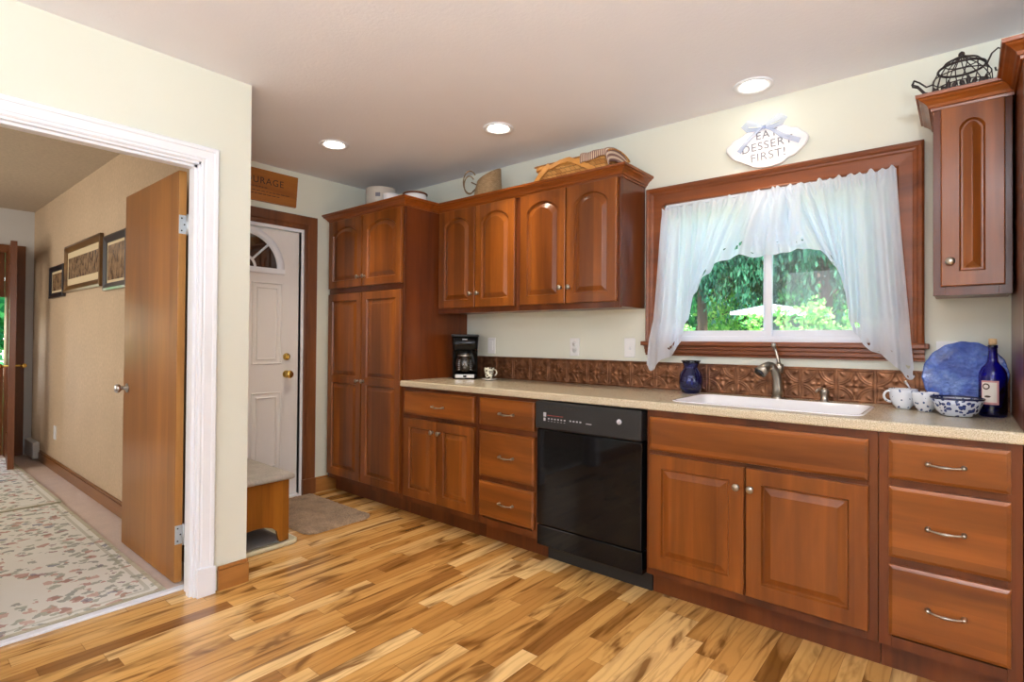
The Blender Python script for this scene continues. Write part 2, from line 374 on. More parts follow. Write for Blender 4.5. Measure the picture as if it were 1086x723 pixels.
# ------------------------------------------------------------------ mesh builder
class MB:
    def __init__(s): s.v = []; s.f = []; s.mi = []; s.sm = []; s.uv = {}
    def add(s, vs, fs, mi=0, smooth=False, uv=None):
        k = len(s.v); s.v += [tuple(v) for v in vs]
        for i, f in enumerate(fs):
            if uv: s.uv[len(s.f)] = [uv[j] for j in f]
            s.f.append([j+k for j in f]); s.mi.append(mi); s.sm.append(smooth)
        return s
    def box(s, x0, x1, y0, y1, z0, z1, mi=0, bev=0.):
        if x1 < x0: x0, x1 = x1, x0
        if y1 < y0: y0, y1 = y1, y0
        if z1 < z0: z0, z1 = z1, z0
        bev = min(bev, (x1-x0)*.45, (y1-y0)*.45, (z1-z0)*.45)
        if bev <= 0:
            return s.add([(x, y, z) for z in (z0, z1) for y in (y0, y1) for x in (x0, x1)],
                         [(0, 2, 3, 1), (4, 5, 7, 6), (0, 1, 5, 4), (2, 6, 7, 3), (0, 4, 6, 2), (1, 3, 7, 5)], mi)
        bm = bmesh.new(); bmesh.ops.create_cube(bm, size=1)
        for v in bm.verts: v.co = Vector(((x0+x1)/2+v.co.x*(x1-x0), (y0+y1)/2+v.co.y*(y1-y0), (z0+z1)/2+v.co.z*(z1-z0)))
        bmesh.ops.bevel(bm, geom=bm.edges[:], offset=bev, segments=2, affect='EDGES', profile=.5)
        bm.verts.index_update()
        s.add([v.co for v in bm.verts], [[v.index for v in f.verts] for f in bm.faces], mi); bm.free(); return s
    def loops(s, rings, closed=True, cap0=False, cap1=False, mi=0, smooth=True, uv=None):
        n = len(rings[0]); vs = [p for r in rings for p in r]; fs = []
        for a in range(len(rings)-1):
            for b in range(n if closed else n-1):
                c = (b+1) % n; fs.append((a*n+b, a*n+c, (a+1)*n+c, (a+1)*n+b))
        if cap0: fs.append(tuple(range(n))[::-1])
        if cap1: fs.append(tuple((len(rings)-1)*n+i for i in range(n)))
        return s.add(vs, fs, mi, smooth, uv)
    def lathe(s, prof, c=(0, 0, 0), seg=32, mi=0, axis='z', cap=True, smooth=True):
        rings = []
        for r, h in prof:
            ring = []
            for k in range(seg):
                a = 2*math.pi*k/seg; p = (max(r, 1e-5)*math.cos(a), max(r, 1e-5)*math.sin(a), h)
                if axis == 'y': p = (p[0], -p[2], p[1])
                if axis == 'x': p = (p[2], p[0], p[1])
                ring.append((p[0]+c[0], p[1]+c[1], p[2]+c[2]))
            rings.append(ring)
        return s.loops(rings, True, cap, cap, mi, smooth)
    def tube(s, pts, r, seg=8, mi=0, cap=True):
        pts = [Vector(p) for p in pts]; rs = r if isinstance(r, (list, tuple)) else [r]*len(pts)
        rings = []; prev = None
        for i, p in enumerate(pts):
            t = (pts[min(i+1, len(pts)-1)]-pts[max(i-1, 0)])
            t = t.normalized() if t.length > 1e-9 else Vector((0, 0, 1))
            if prev is None: a = t.orthogonal().normalized()
            else: a = (prev - t*prev.dot(t)); a = a.normalized() if a.length > 1e-6 else t.orthogonal().normalized()
            prev = a; b = t.cross(a)
            rings.append([tuple(p+(a*math.cos(q)+b*math.sin(q))*rs[i]) for q in [2*math.pi*k/seg for k in range(seg)]])
        return s.loops(rings, True, cap, cap, mi, True)
    def prism(s, poly, axis, a, b, mi=0, smooth=False):
        P = {'x': lambda u, v, w: (w, u, v), 'y': lambda u, v, w: (u, w, v), 'z': lambda u, v, w: (u, v, w)}[axis]
        n = len(poly); vs = [P(u, v, a) for u, v in poly]+[P(u, v, b) for u, v in poly]
        fs = [tuple(range(n))[::-1], tuple(range(n, 2*n))]+[(i, (i+1) % n, n+(i+1) % n, n+i) for i in range(n)]
        return s.add(vs, fs, mi, smooth)
    def grid(s, fn, nu, nv, mi=0, smooth=True, uvf=None):
        vs = [fn(i/nu, j/nv) for j in range(nv+1) for i in range(nu+1)]
        uv = [uvf(i/nu, j/nv) for j in range(nv+1) for i in range(nu+1)] if uvf else None
        fs = [(j*(nu+1)+i, j*(nu+1)+i+1, (j+1)*(nu+1)+i+1, (j+1)*(nu+1)+i) for j in range(nv) for i in range(nu)]
        return s.add(vs, fs, mi, smooth, uv)

WLOC = {}
def link(o, parent=None, wl=Vector((0, 0, 0))):
    COL.objects.link(o); WLOC[o.name] = Vector(wl)
    if parent: o.parent = parent; o.location = Vector(wl)-WLOC[parent.name]
    else: o.location = wl
    return o
def obj(name, mb, mats, parent=None, label=None, recalc=True, solid=0, sub=0):
    mats = mats if isinstance(mats, (list, tuple)) else [mats]
    A = np.array(mb.v, dtype=float); lo, hi = A.min(0), A.max(0); c = Vector(((lo+hi)/2).tolist())
    if not parent: c.z = float(lo[2])
    me = bpy.data.meshes.new(name); me.from_pydata([tuple(Vector(v)-c) for v in mb.v], [], mb.f)
    for m in mats: me.materials.append(M[m] if isinstance(m, str) else m)
    me.polygons.foreach_set('material_index', mb.mi); me.polygons.foreach_set('use_smooth', mb.sm)
    if mb.uv:
        ul = me.uv_layers.new(name='UVMap')
        for p in me.polygons:
            u = mb.uv.get(p.index)
            if u:
                for k, li in enumerate(p.loop_indices): ul.data[li].uv = u[k]
    if recalc:
        bm = bmesh.new(); bm.from_mesh(me); bmesh.ops.recalc_face_normals(bm, faces=bm.faces); bm.to_mesh(me); bm.free()
    me.update()
    o = bpy.data.objects.new(name, me); link(o, parent, c)
    if solid: md = o.modifiers.new('s', 'SOLIDIFY'); md.thickness = solid; md.offset = 0
    if sub: md = o.modifiers.new('d', 'SUBSURF'); md.levels = md.render_levels = sub
    if label: o['label'] = label
    return o
def thing(name, label, cat, loc, group=None):
    o = bpy.data.objects.new(name, None); o.empty_display_size = .05; link(o, None, Vector(loc))
    o['label'] = label; o['category'] = cat
    if group: o['group'] = group
    return o
def tag(o, label, cat, group=None):
    o['label'] = label; o['category'] = cat
    if group: o['group'] = group
    return o
def struct(name, mb, mats, parent=None):
    o = obj(name, mb, mats, parent)
    if not parent: o['kind'] = 'structure'
    return o
def box(*a, mi=0, bev=0.): return MB().box(*a, mi=mi, bev=bev)

def text_mb(s, size, place, depth=.002, shear=0, spacing=1.0):
    """letters as solid mesh; place maps (u, v, w) in metres to world"""
    cu = bpy.data.curves.new('t', 'FONT'); cu.body = s; cu.size = size; cu.extrude = depth/2; cu.align_x = 'CENTER'; cu.space_character = spacing
    o = bpy.data.objects.new('t', cu); COL.objects.link(o); dg = bpy.context.evaluated_depsgraph_get()
    me = bpy.data.meshes.new_from_object(o.evaluated_get(dg)); mb = MB()
    mb.add([place(v.co.x, v.co.y, v.co.z) for v in me.vertices], [list(p.vertices) for p in me.polygons])
    bpy.data.objects.remove(o); bpy.data.curves.remove(cu); bpy.data.meshes.remove(me)
    return mb

# ------------------------------------------------------------------ room shell
XF, HC, HX = -3.887, 2.446, -2.723
TW = .10
# window opening
WX0, WX1, WZ0, WZ1 = -1.342, -.240, 1.19, 1.978
b = MB()
b.box(XF-.12, WX0, 0, .14, -.1, HC+.1); b.box(WX1, 3.0, 0, .14, -.1, HC+.1)
b.box(WX0, WX1, 0, .14, -.1, WZ0); b.box(WX0, WX1, 0, .14, WZ1, HC+.1)
struct('wall_back', b, 'wall')
# far wall with the white exterior door (opening y -1.66..-.835)
DY0, DY1, DZ = -1.672, -.832, 2.015
b = MB(); b.box(XF-.12, XF, DY1, .0, -.02, HC); b.box(XF-.12, XF, DY0, DY1, DZ, HC); b.box(XF-.12, XF, -1.748, DY0, -.02, HC)
struct('wall_far', b, 'wall')
# hall-side wall: its kitchen end is the corner at y=-1.748, hall opening y -2.79..-1.965
OY0, OY1, OZ = -2.800, -1.968, 2.012
b = MB(); b.box(HX-TW, HX, OY1, -1.748, -.02, HC); b.box(HX-TW, HX, OY0, OY1, OZ, HC); b.box(HX-TW, HX, -5.5, OY0, -.02, HC)
struct('wall_left', b, 'wall')
# partition between hall and entry nook: hall face tan, nook face cream
struct('wall_nook', box(XF-.12, HX-TW, -1.80, -1.748, -.02, HC), 'wall')
struct('wall_hall', box(-7.4, HX-TW, -1.85, -1.802, -.02, HC), 'hall_wall')
b = MB(); b.box(-7.37, -7.25, -2.035, -1.85, -.02, HC); b.box(-7.37, -7.25, -2.80, -2.035, 2.06, HC); b.box(-7.37, -7.25, -4.5, -2.80, -.02, HC)
struct('wall_hall_end', b, 'hall_end')
b = MB(); b.box(-7.40, -7.375, -2.80, -2.05, 0, .90); b.box(-7.40, -7.375, -2.80, -2.05, 1.58, 2.06)
struct('trim_7', b, 'walnut_z')
struct('wall_hall_left', box(-7.4, HX-TW, -4.5, -4.4, -.02, HC), 'hall_wall')
struct('wall_right', box(2.8, 2.92, -5.5, 0, -.02, HC), 'wall')
struct('wall_front', box(HX-TW, 2.92, -5.6, -5.5, -.02, HC), 'hall_wall')
struct('floor', box(XF-.12, 3.0, -5.6, .0, -.06, 0), 'floor')
struct('floor_hall', box(-7.4, -2.87, -4.5, -1.85, -.02, .006), 'hall_carpet')
b = MB(); b.box(XF-.12, 3.0, -1.80, .14, HC, HC+.12); b.box(HX-TW+.0, 3.0, -5.6, -1.80, HC, HC+.12)
struct('ceiling', b, 'ceiling')
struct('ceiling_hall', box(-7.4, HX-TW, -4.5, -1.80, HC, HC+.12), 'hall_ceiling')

# baseboards
def baseboard(name, x0, x1, y0, y1, h, mat):
    b = MB(); b.box(x0, x1, y0, y1, 0, h-.018); 
    sx = .006 if (x1-x0) < .05 else 0; sy = .006 if (y1-y0) < .05 else 0
    b.box(x0+(0 if sx else 0), x1-sx, y0+sy, y1, h-.018, h, bev=.004)
    return struct(name, b, mat)
baseboard('baseboard_left', HX, HX+.017, -1.884, -1.742, .112, 'base_wood')
baseboard('baseboard_left_rear', HX, HX+.017, -5.5, -2.89, .112, 'base_wood')
baseboard('baseboard_far', XF, XF+.016, -.702, -.50, .115, 'base_wood')
baseboard('baseboard_hall', -6.80, -2.96, -1.868, -1.85, .105, 'base_wood_x')

# hall opening: jambs and casing in white
b = MB(); b.box(HX-TW-.012, HX+.004, OY1-.018, OY1, 0, OZ); b.box(HX-TW-.012, HX+.004, OY0, OY0+.018, 0, OZ); b.box(HX-TW-.012, HX+.004, OY0, OY1, OZ-.018, OZ)
b.box(HX-.055, HX-.018, OY1-.030, OY1-.018, 0, OZ-.018); b.box(HX-.055, HX-.018, OY0+.018, OY0+.030, 0, OZ-.018); b.box(HX-.055, HX-.018, OY0+.018, OY1-.018, OZ-.030, OZ-.018)
struct('trim_1', b, 'white')
def casing_profile(path, prof, closed=False):
    """sweep prof [(out, depth)] along a path of (a, b) points in a wall plane, mitred; 'out' goes to the left of travel"""
    n = len(path); rings = []
    for i in range(n):
        p = Vector(path[i])
        d0 = (p-Vector(path[i-1])).normalized() if (i > 0 or closed) else None
        d1 = (Vector(path[(i+1) % n])-p).normalized() if (i < n-1 or closed) else None
        d0 = d0 or d1; d1 = d1 or d0
        n0 = Vector((-d0.y, d0.x)); n1 = Vector((-d1.y, d1.x)); m = (n0+n1); m = m/ (m.dot(n0)) if m.length > 1e-6 else n0
        rings.append([(p+m*o, dd) for o, dd in prof])
    return rings
def casing(mb, path, prof, to3d, mi=0):
    rr_ = [[to3d(q.x, q.y, d) for q, d in ring] for ring in casing_profile(path, prof)]
    mb.loops(rr_, True, True, True, mi, False); return mb
CW = .074
prof = [(0, 0), (0, .012), (.006, .016), (.012, .012), (.016, .012), (.020, .017), (CW-.022, .019), (CW-.018, .024), (CW-.006, .026), (CW, .020), (CW, 0)]
b = MB()
casing(b, [(OY1-.010, 0.13), (OY1-.010, OZ-.008), (OY0+.010, OZ-.008), (OY0+.010, .13)], [(-o, d) for o, d in prof], lambda a, z, d: (HX+d, a, z))
b.box(HX, HX+.030, OY1-.012, OY1+.068, 0, .13, bev=.003); b.box(HX, HX+.030, OY0-.068, OY0+.012, 0, .13, bev=.003)
struct('trim_2', b, 'white')
b = MB(); b.box(-2.884, -2.846, OY0-.1, OY1+.10, .0, .013, bev=.004)
struct('trim_3', b, 'white')
# hall end door casing, brown
b = MB()
for y0, y1, z0, z1 in ((-2.035, -1.915, 0, 2.09), (-2.88, -2.80, 0, 2.09), (-2.80, -2.035, 2.01, 2.09)):
    b.box(-7.252, -7.232, y0, y1, z0, z1, bev=.003)
b.box(-7.37, -7.25, -2.05, -2.035, 0, 2.06); b.box(-7.37, -7.25, -2.80, -2.785, 0, 2.06); b.box(-7.37, -7.25, -2.785, -2.05, 2.03, 2.06)
struct('trim_4', b, 'walnut_z')

# white exterior door and its casing
CY1 = -.812
b = MB(); pr = [(0, 0), (0, .014), (.008, .017), (.030, .017), (.036, .022), (.098, .024), (.104, .018), (.104, 0)]
casing(b, [(CY1, .12), (CY1, 2.02), (-1.69, 2.02), (-1.69, .12)], [(-o, d) for o, d in pr], lambda a, z, d: (XF+d, a, z))
b.box(XF, XF+.03, CY1-.001, CY1+.106, 0, .12, bev=.003)
struct('trim_5', b, 'walnut_z')
b = MB(); b.box(XF-.12, XF+.006, DY1-.0, DY1+.022, .0, DZ+.01); b.box(XF-.12, XF+.006, DY0, DY0+.02, .0, DZ); b.box(XF-.12, XF+.006, DY0+.02, DY1, DZ-.018, DZ+.006)
b.box(XF-.10, XF+.02, DY0+.02, DY1, 0, .022, bev=.004)
struct('trim_6', b, 'white')
def panel_ring(mb, y0, y1, z0, z1, x, mi=0, d=.007, w=.014, rings=2):
    """embossed rectangular moulding on a face looking towards +x"""
    for k in range(rings):
        i = k*.034
        a0, a1, c0, c1 = y0+i, y1-i, z0+i, z1-i
        for (o, dd), (o2, dd2) in (((0, 0), (w*.5, d)), ((w*.5, d), (w, 0))):
            def rect(q, h): return [(x+h, a0+q, c0+q), (x+h, a1-q, c0+q), (x+h, a1-q, c1-q), (x+h, a0+q, c1-q)]
            mb.loops([rect(o, dd), rect(o2, dd2)], True, False, False, mi, False)
t = thing('door_1', 'white panelled entry door with a half-round fanlight and brass knobs', 'door', (XF-.03, -1.25, 0)); t['kind'] = 'structure'
XD = XF-.020
d = MB(); d.box(XD-.044, XD, DY0+.024, DY1-.006, .024, DZ-.022, bev=.002)
dc = -1.252
for ya, yb in ((dc+.06, dc+.285), (dc-.285, dc-.06)):
    panel_ring(d, ya, yb, 1.0, 1.60, XD); panel_ring(d, ya, yb, .22, .80, XD)
obj('door_leaf', d, 'door_white', t)
FZ = 1.700
fan = MB(); NA = 28
def half(r, x, z0=FZ): return [(x, dc+r*math.cos(a), z0+r*math.sin(a)) for a in [math.pi*k/NA for k in range(NA+1)]]
rings = [half(.298, XD), half(.292, XD+.016), half(.262, XD+.020), half(.240, XD+.012), half(.240, XD)]
fan.loops(rings, False, False, False, 0, True)
fan.box(XD, XD+.018, dc-.298, dc+.298, FZ-.036, FZ+.004, bev=.004)
rings = [half(.088, XD), half(.086, XD+.010), half(.070, XD+.010), half(.068, XD)]
fan.loops(rings, False, False, False, 0, True)
for a in (45, 90, 135):
    ca, sa = math.cos(R(a)), math.sin(R(a)); p = Vector((XD+.005, dc+.078*ca, FZ+.078*sa)); q = Vector((XD+.005, dc+.25*ca, FZ+.25*sa))
    fan.tube([p, q], .009, 6)
ff = obj('fanlight', fan, 'white', t)
g = MB(); P = [(y, z) for _, y, z in half(.245, 0)]; g.prism(P, 'x', XD+.001, XD+.004); obj('glass_pane', g, 'dark_pane', ff)
k = MB(); k.lathe([(.028, 0), (.028, .005), (.014, .010), (.011, .030), (.026, .042), (.030, .055), (.024, .066), (.008, .070)], (XD, -.930, .925), 24, axis='x')
obj('door_knob', k, 'brass', t, 'brass door knob')
k = MB(); k.lathe([(.027, 0), (.027, .008), (.020, .014), (.020, .018), (.004, .019)], (XD, -.930, 1.055), 24, axis='x'); k.box(XD+.016, XD+.034, -.934, -.926, 1.04, 1.07, bev=.003)
obj('deadbolt', k, 'brass', t, 'brass deadbolt')

# hall slab door standing open
t = thing('door_2', 'brown flush wooden door standing open against the hallway wall', 'door', (-3.3, -1.985, 0)); t['kind'] = 'structure'
d = MB(); d.box(-3.722, -2.914, -2.003, -1.969, .018, 2.0, bev=.0015); lo = obj('door_leaf', d, 'slab_door', t)
d = MB(); d.box(-2.914, -2.911, -2.002, -1.970, .019, 1.999); obj('door_edge', d, 'slab_edge', t)
for z in (1.74, .245):
    h = MB(); h.box(-2.911, -2.909, -2.002, -1.966, z-.045, z+.045, bev=.0005)
    h.lathe([(.007, -.05), (.007, .05)], (-2.902, -1.966, z), 12); h.box(-2.905, -2.840, -1.968, -1.964, z-.045, z+.045)
    for dy, dz in ((-.024, .03), (-.012, 0), (-.024, -.03)): h.lathe([(.004, 0), (.003, .0015)], (-2.909, -1.966+dy, z+dz), 8, axis='x', mi=1)
    obj('hinge', h, ['hinge', 'black_matte'], t)
for s, y in ((1, -2.003), (-1, -1.969)):
    k = MB(); prf = [(.026, 0), (.026, .004), (.012, .008), (.010, .028), (.022, .036), (.026, .048), (.020, .058), (.004, .061)]
    k.lathe([(r, h*s) for r, h in prf], (-3.655, y, .905), 20, axis='y'); obj('door_knob', k, 'steel', t, 'small metal door knob')

# hall end glazed door leaf, seen nearly edge-on
t = thing('door_3', 'brown glazed door standing ajar at the far end of the hallway', 'door', (-6.8, -2.05, 0)); t['kind'] = 'structure'
hd = Vector((.78, -.085, 0)).normalized(); hn = Vector((-hd.y, hd.x, 0)); o0 = Vector((-7.22, -2.05, 0))
def leafbox(a0, a1, b0, b1, z0, z1):
    b = MB(); b.box(a0, a1, b0, b1, z0, z1); b.v = [tuple(o0+hd*v[0]+hn*v[1]+Vector((0, 0, v[2]))) for v in b.v]; return b
fr = MB()
for a in ((0, .12, 0, .044, .02, 2.03), (.66, .80, 0, .044, .02, 2.03), (.12, .66, 0, .044, 1.88, 2.03), (.12, .66, 0, .044, .02, .26), (.12, .66, .01, .034, .98, 1.02), (.12, .66, .01, .034, 1.42, 1.45), (.38, .41, .01, .034, .26, 1.88)):
    q = leafbox(*a); fr.add(q.v, q.f)
obj('door_frame', fr, 'walnut_z', t); obj('glass_pane', leafbox(.12, .66, .019, .024, .26, 1.88), 'pane', t)
k = MB(); c = o0+hd*.74+Vector((0, 0, .93))
k.tube([c-hn*.055, c+hn*.10], .009, 8); k.lathe([(.002, -.022), (.02, -.014), (.022, 0), (.018, .014), (.002, .02)], tuple(c-hn*.06), 14); k.lathe([(.002, -.022), (.02, -.014), (.022, 0), (.018, .014), (.002, .02)], tuple(c+hn*.10), 14)
obj('door_knob', k, 'brass', t)

# ------------------------------------------------------------------ kitchen window
b = MB()
pf = [(0, 0), (0, .016), (.004, .020), (.010, .016), (.060, .018), (.066, .022), (.074, .024), (.082, .032), (.094, .036), (.102, .030), (.102, 0)]
casing(b, [(WX1, WZ0), (WX1, WZ1), (WX0, WZ1), (WX0, WZ0)], [(-o, d) for o, d in pf], lambda a, z, d: (a, -d, z), mi=0)
win = bpy.data.objects.new('window_1', None); link(win, None, ((WX0+WX1)/2, 0, WZ0)); win['kind'] = 'structure'; win['label'] = 'white sliding window in a wide red-brown wooden casing over the sink'; win['category'] = 'window'
for f in range(len(b.f)): pass
obj('casing', b, 'trim_x', win)
b = MB()
b.prism([(0, 1.193), (-.052, 1.193), (-.060, 1.186), (-.060, 1.172), (-.052, 1.166), (-.040, 1.164), (-.040, 1.150), (-.032, 1.144), (-.032, 1.128), (-.022, 1.120), (-.022, 1.112), (0, 1.112)], 'x', -1.446, -.136)
for xs, sg in ((-1.446, -1), (-.136, 1)): b.box(xs, xs+sg*.016, -.058, 0, 1.168, 1.192, bev=.004)
obj('window_sill', b, 'trim_x', win)
b = MB()   # reveal lining
b.box(WX0, WX0+.012, 0, .14, WZ0, WZ1); b.box(WX1-.012, WX1, 0, .14, WZ0, WZ1); b.box(WX0, WX1, 0, .14, WZ1-.012, WZ1); b.box(WX0, WX1, -.0, .14, WZ0-.006, WZ0+.012)
obj('reveal', b, 'vinyl', win)
b = MB()   # outer frame
A0, A1, Z0, Z1 = WX0+.012, WX1-.012, WZ0+.012, WZ1-.012
def fr_(b, x0, x1, z0, z1, w, y0, y1, bev=.003):
    b.box(x0, x0+w, y0, y1, z0, z1, bev=bev); b.box(x1-w, x1, y0, y1, z0, z1, bev=bev); b.box(x0+w, x1-w, y0, y1, z0, z0+w, bev=bev); b.box(x0+w, x1-w, y0, y1, z1-w, z1, bev=bev)
fr_(b, A0, A1, Z0, Z1, .022, .04, .12); obj('window_frame', b, 'vinyl', win)
b = MB(); fr_(b, A0+.02, -.775, Z0+.020, Z1-.02, .032, .050, .078); s1 = obj('sash', b, 'vinyl', win)
b = MB(); fr_(b, -.825, A1-.02, Z0+.020, Z1-.02, .034, .084, .110); s2 = obj('sash', b, 'vinyl', win)
obj('glass_pane', box(A0+.052, -.807, .062, .066, Z0+.052, Z1-.052), 'pane', s1)
obj('glass_pane', box(-.791, A1-.054, .096, .100, Z0+.052, Z1-.052), 'pane', s2)
obj('insect_screen', box(-.80, A1-.022, .1145, .1155, Z0+.022, Z1-.022), 'screen', win)

# ------------------------------------------------------------------ cabinetry
FY, DT = -.61, .021
def panel_door(name, x0, x1, z0, z1, yf, parent, arch=0., sw=.055, mid=None):
    """raised-panel door facing -y; yf = cabinet face plane. arch>0: cathedral top. mid: z of a middle rail (two panels)"""
    y = yf-DT; mb = MB(); cells = [(z0, z1)] if mid is None else [(z0, mid), (mid, z1)]
    def outer(ins, yy, za, zb, pts):
        out = []
        for (t, side) in pts:
            xx0, xx1, zz0, zz1 = x0+ins, x1-ins, za, zb
            if side == 'b': out.append((xx0+(xx1-xx0)*t, yy, zz0))
            elif side == 'r': out.append((xx1, yy, zz0+(zz1-zz0)*t))
            elif side == 't': out.append((xx1-(xx1-xx0)*t, yy, zz1))
            else: out.append((xx0, yy, zz1-(zz1-zz0)*t))
        return out
    NB, NT = 2, 16
    pts = [(k/NB, 'b') for k in range(NB)]+[(k/NB, 'r') for k in range(NB)]+[(k/NT, 't') for k in range(NT)]+[(k/NB, 'l') for k in range(NB)]
    for ci, (za, zb) in enumerate(cells):
        top = ci == len(cells)-1; bot = ci == 0
        bz = (za + (sw if bot else sw*.5)); tz = (zb - (sw if top else sw*.5)); ar = arch if top else 0
        def inner(i, yy):
            out = []; a0, a1 = x0+sw+i, x1-sw-i
            for (t, side) in pts:
                if side == 'b': out.append((a0+(a1-a0)*t, yy, bz+i))
                elif side == 'r': out.append((a1, yy, bz+i+(tz-ar-i-bz-i)*t))
                elif side == 'l': out.append((a0, yy, tz-ar-i-(tz-ar-i-bz-i)*t))
                else:
                    u = 1-2*t; out.append((a1-(a1-a0)*t, yy, tz-i-ar*(.15*abs(u)**8+.85*abs(u)**2.1)))
            return out
        e = .004
        zlo = za+(e if bot else 0); zhi = zb-(e if top else 0)
        fo = outer(e, y, zlo, zhi, pts)
        rings = [fo, inner(0, y), inner(.002, y+.004), inner(.006, y+.0115), inner(.012, y+.0115), inner(.034, y+.002), inner(.037, y+.0005)]
        mb.loops(rings[:2], True, False, False, 0, False); mb.loops(rings[1:], True, False, True, 0, False)
    # slab edges
    def rect(i, yy): return [(x0+i, yy, z0+i), (x1-i, yy, z0+i), (x1-i, yy, z1-i), (x0+i, yy, z1-i)]
    mb.loops([rect(.004, y), rect(.001, y+.002), rect(0, y+.006), rect(0, yf-.001)], True, False, True, 0, False)
    o = obj(name, mb, 'cherry_v', parent, recalc=True); return o
def drawer_front(x0, x1, z0, z1, yf, parent, name='drawer'):
    y = yf-DT; mb = MB()
    def rect(i, yy): return [(x0+i, yy, z0+i), (x1-i, yy, z0+i), (x1-i, yy, z1-i), (x0+i, yy, z1-i)]
    mb.loops([rect(.012, y), rect(.006, y+.0035), rect(.001, y+.006), rect(0, y+.009), rect(0, yf-.001)], True, True, True, 0, False)
    return obj(name, mb, 'cherry_h', parent)
def knob(x, z, yf, parent):
    k = MB(); k.lathe([(.010, 0), (.008, .004), (.0055, .010), (.0075, .016), (.0145, .020), (.0155, .024), (.012, .0275), (.006, .029), (.002, .030)], (x, yf-DT, z), 20, axis='y')
    return obj('knob', k, 'nickel', parent)
def pull(x, z, yf, parent, L=.048):
    y = yf-DT; k = MB(); pts = []; rs = []
    for i in range(17):
        t = i/8-1; pts.append((x+L*t, y-.012-.014*(1-abs(t)**2.2), z-.002-.003*(1-t*t))); rs.append(.0032+.0022*math.exp(-(t*3.2)**2)+(.0012 if abs(t) > .9 else 0))
    k.tube(pts, rs, 10)
    for s in (-1, 1): k.lathe([(.0085, 0), (.0085, .003), (.005, .006), (.0055, .011), (.0075, .014), (.006, .019), (.001, .021)], (x+L*s, y, z-.002), 14, axis='y')
    return obj('handle', k, 'nickel', parent)
CROWN = [(0, 0), (.006, 0), (.008, .010), (.014, .012), (.018, .022), (.030, .034), (.040, .040), (.044, .046), (.052, .048), (.054, .060), (0, .060)]
def crown(path, zb, parent, sc=1.):
    mb = MB(); rr_ = [[(q.x, q.y, zb+d) for q, d in ring] for ring in casing_profile(path, [(-o*sc, h*sc) for o, h in CROWN])]
    mb.loops(rr_, True, True, True, 0, False); return obj('crown_molding', mb, 'cherry_crown', parent)
def cab_body(x0, x1, yb, yf, z0, z1, parent, frame=True, holes=None):
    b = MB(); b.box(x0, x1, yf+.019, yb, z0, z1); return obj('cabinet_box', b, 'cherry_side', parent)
def face_frame(x0, x1, yf, z0, z1, parent, stiles=(), rails=(), w=.038):
    b = MB(); y0, y1 = yf, yf+.019
    b.box(x0, x0+w, y0, y1, z0, z1, bev=.0015); b.box(x1-w, x1, y0, y1, z0, z1, bev=.0015)
    b.box(x0+w, x1-w, y0, y1, z1-w, z1); b.box(x0+w, x1-w, y0, y1, z0, z0+w)
    for s in stiles: b.box(s-w/2, s+w/2, y0+.0005, y1, z0+w, z1-w)
    for r in rails: b.box(x0+w, x1-w, y0+.001, y1, r-w/2, r+w/2)
    return obj('face_frame', b, 'cherry_frame_shaded', parent)
def toe(x0, x1, parent, y=-.535): return obj('toe_kick', box(x0, x1, y, y+.02, 0, .112), 'cherry_frame_shaded', parent)

# tall pantry
t = thing('pantry_cabinet', 'tall reddish wooden pantry cabinet with four doors in the corner', 'cabinet', (-3.39, -.3, 0))
cab_body(-3.85, -2.932, -.002, FY, .11, 2.13, t); face_frame(-3.85, -2.932, FY, .11, 2.13, t, rails=(1.56,)); toe(-3.85, -2.932, t)
for (a, c, kx) in ((-3.835, -3.402, -3.43), (-3.392, -2.950, -3.36)):
    d = panel_door('door', a, c, .148, 1.535, FY, t, mid=.885); knob(kx, .885, FY, d)
    d = panel_door('door', a, c, 1.578, 2.098, FY, t, arch=.055); knob(kx, 1.648, FY, d)
crown([(-3.85, -.02), (-3.85, FY), (-2.932, FY), (-2.932, -.31)], 2.100, t)
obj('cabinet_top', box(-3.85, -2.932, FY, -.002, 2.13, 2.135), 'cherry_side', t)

# upper cabinets
UY = -.30
def upper(x0, x1, doors, label, group, crown_path, knobs, name='wall_cabinet'):
    t = thing(name, label, 'cabinet', ((x0+x1)/2, -.15, 1.38), group)
    cab_body(x0, x1, -.002, UY, 1.385, 2.13, t); face_frame(x0, x1, UY, 1.378, 2.13, t, stiles=[(doors[0][1]+doors[1][0])/2] if len(doors) > 1 else ())
    for (a, c), kx in zip(doors, knobs):
        d = panel_door('door', a, c, 1.412, 2.098, UY, t, arch=min(.055, (c-a)*.17)); knob(kx, 1.505, UY, d)
    if crown_path: crown(crown_path, 2.100, t)
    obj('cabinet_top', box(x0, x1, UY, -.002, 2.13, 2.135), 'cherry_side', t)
    return t
upper(-2.932, -2.182, [(-2.908, -2.556), (-2.548, -2.204)], 'two-door wooden wall cabinet beside the tall pantry, above the coffee maker', 'two-door wall cabinets over the counter', [(-2.930, UY), (-2.182, UY)], (-2.585, -2.518))
upper(-2.182, -1.462, [(-2.160, -1.818), (-1.810, -1.478)], 'two-door wooden wall cabinet beside the window, with a wicker basket on top', 'two-door wall cabinets over the counter', [(-2.182, UY), (-1.462, UY), (-1.462, -.002)], (-1.845, -1.783))
t = upper(-.098, .132, [(-.074, .112)], 'narrow one-door wooden wall cabinet right of the window', None, [(-.098, -.002), (-.098, UY), (.136, UY)], (-.045,))

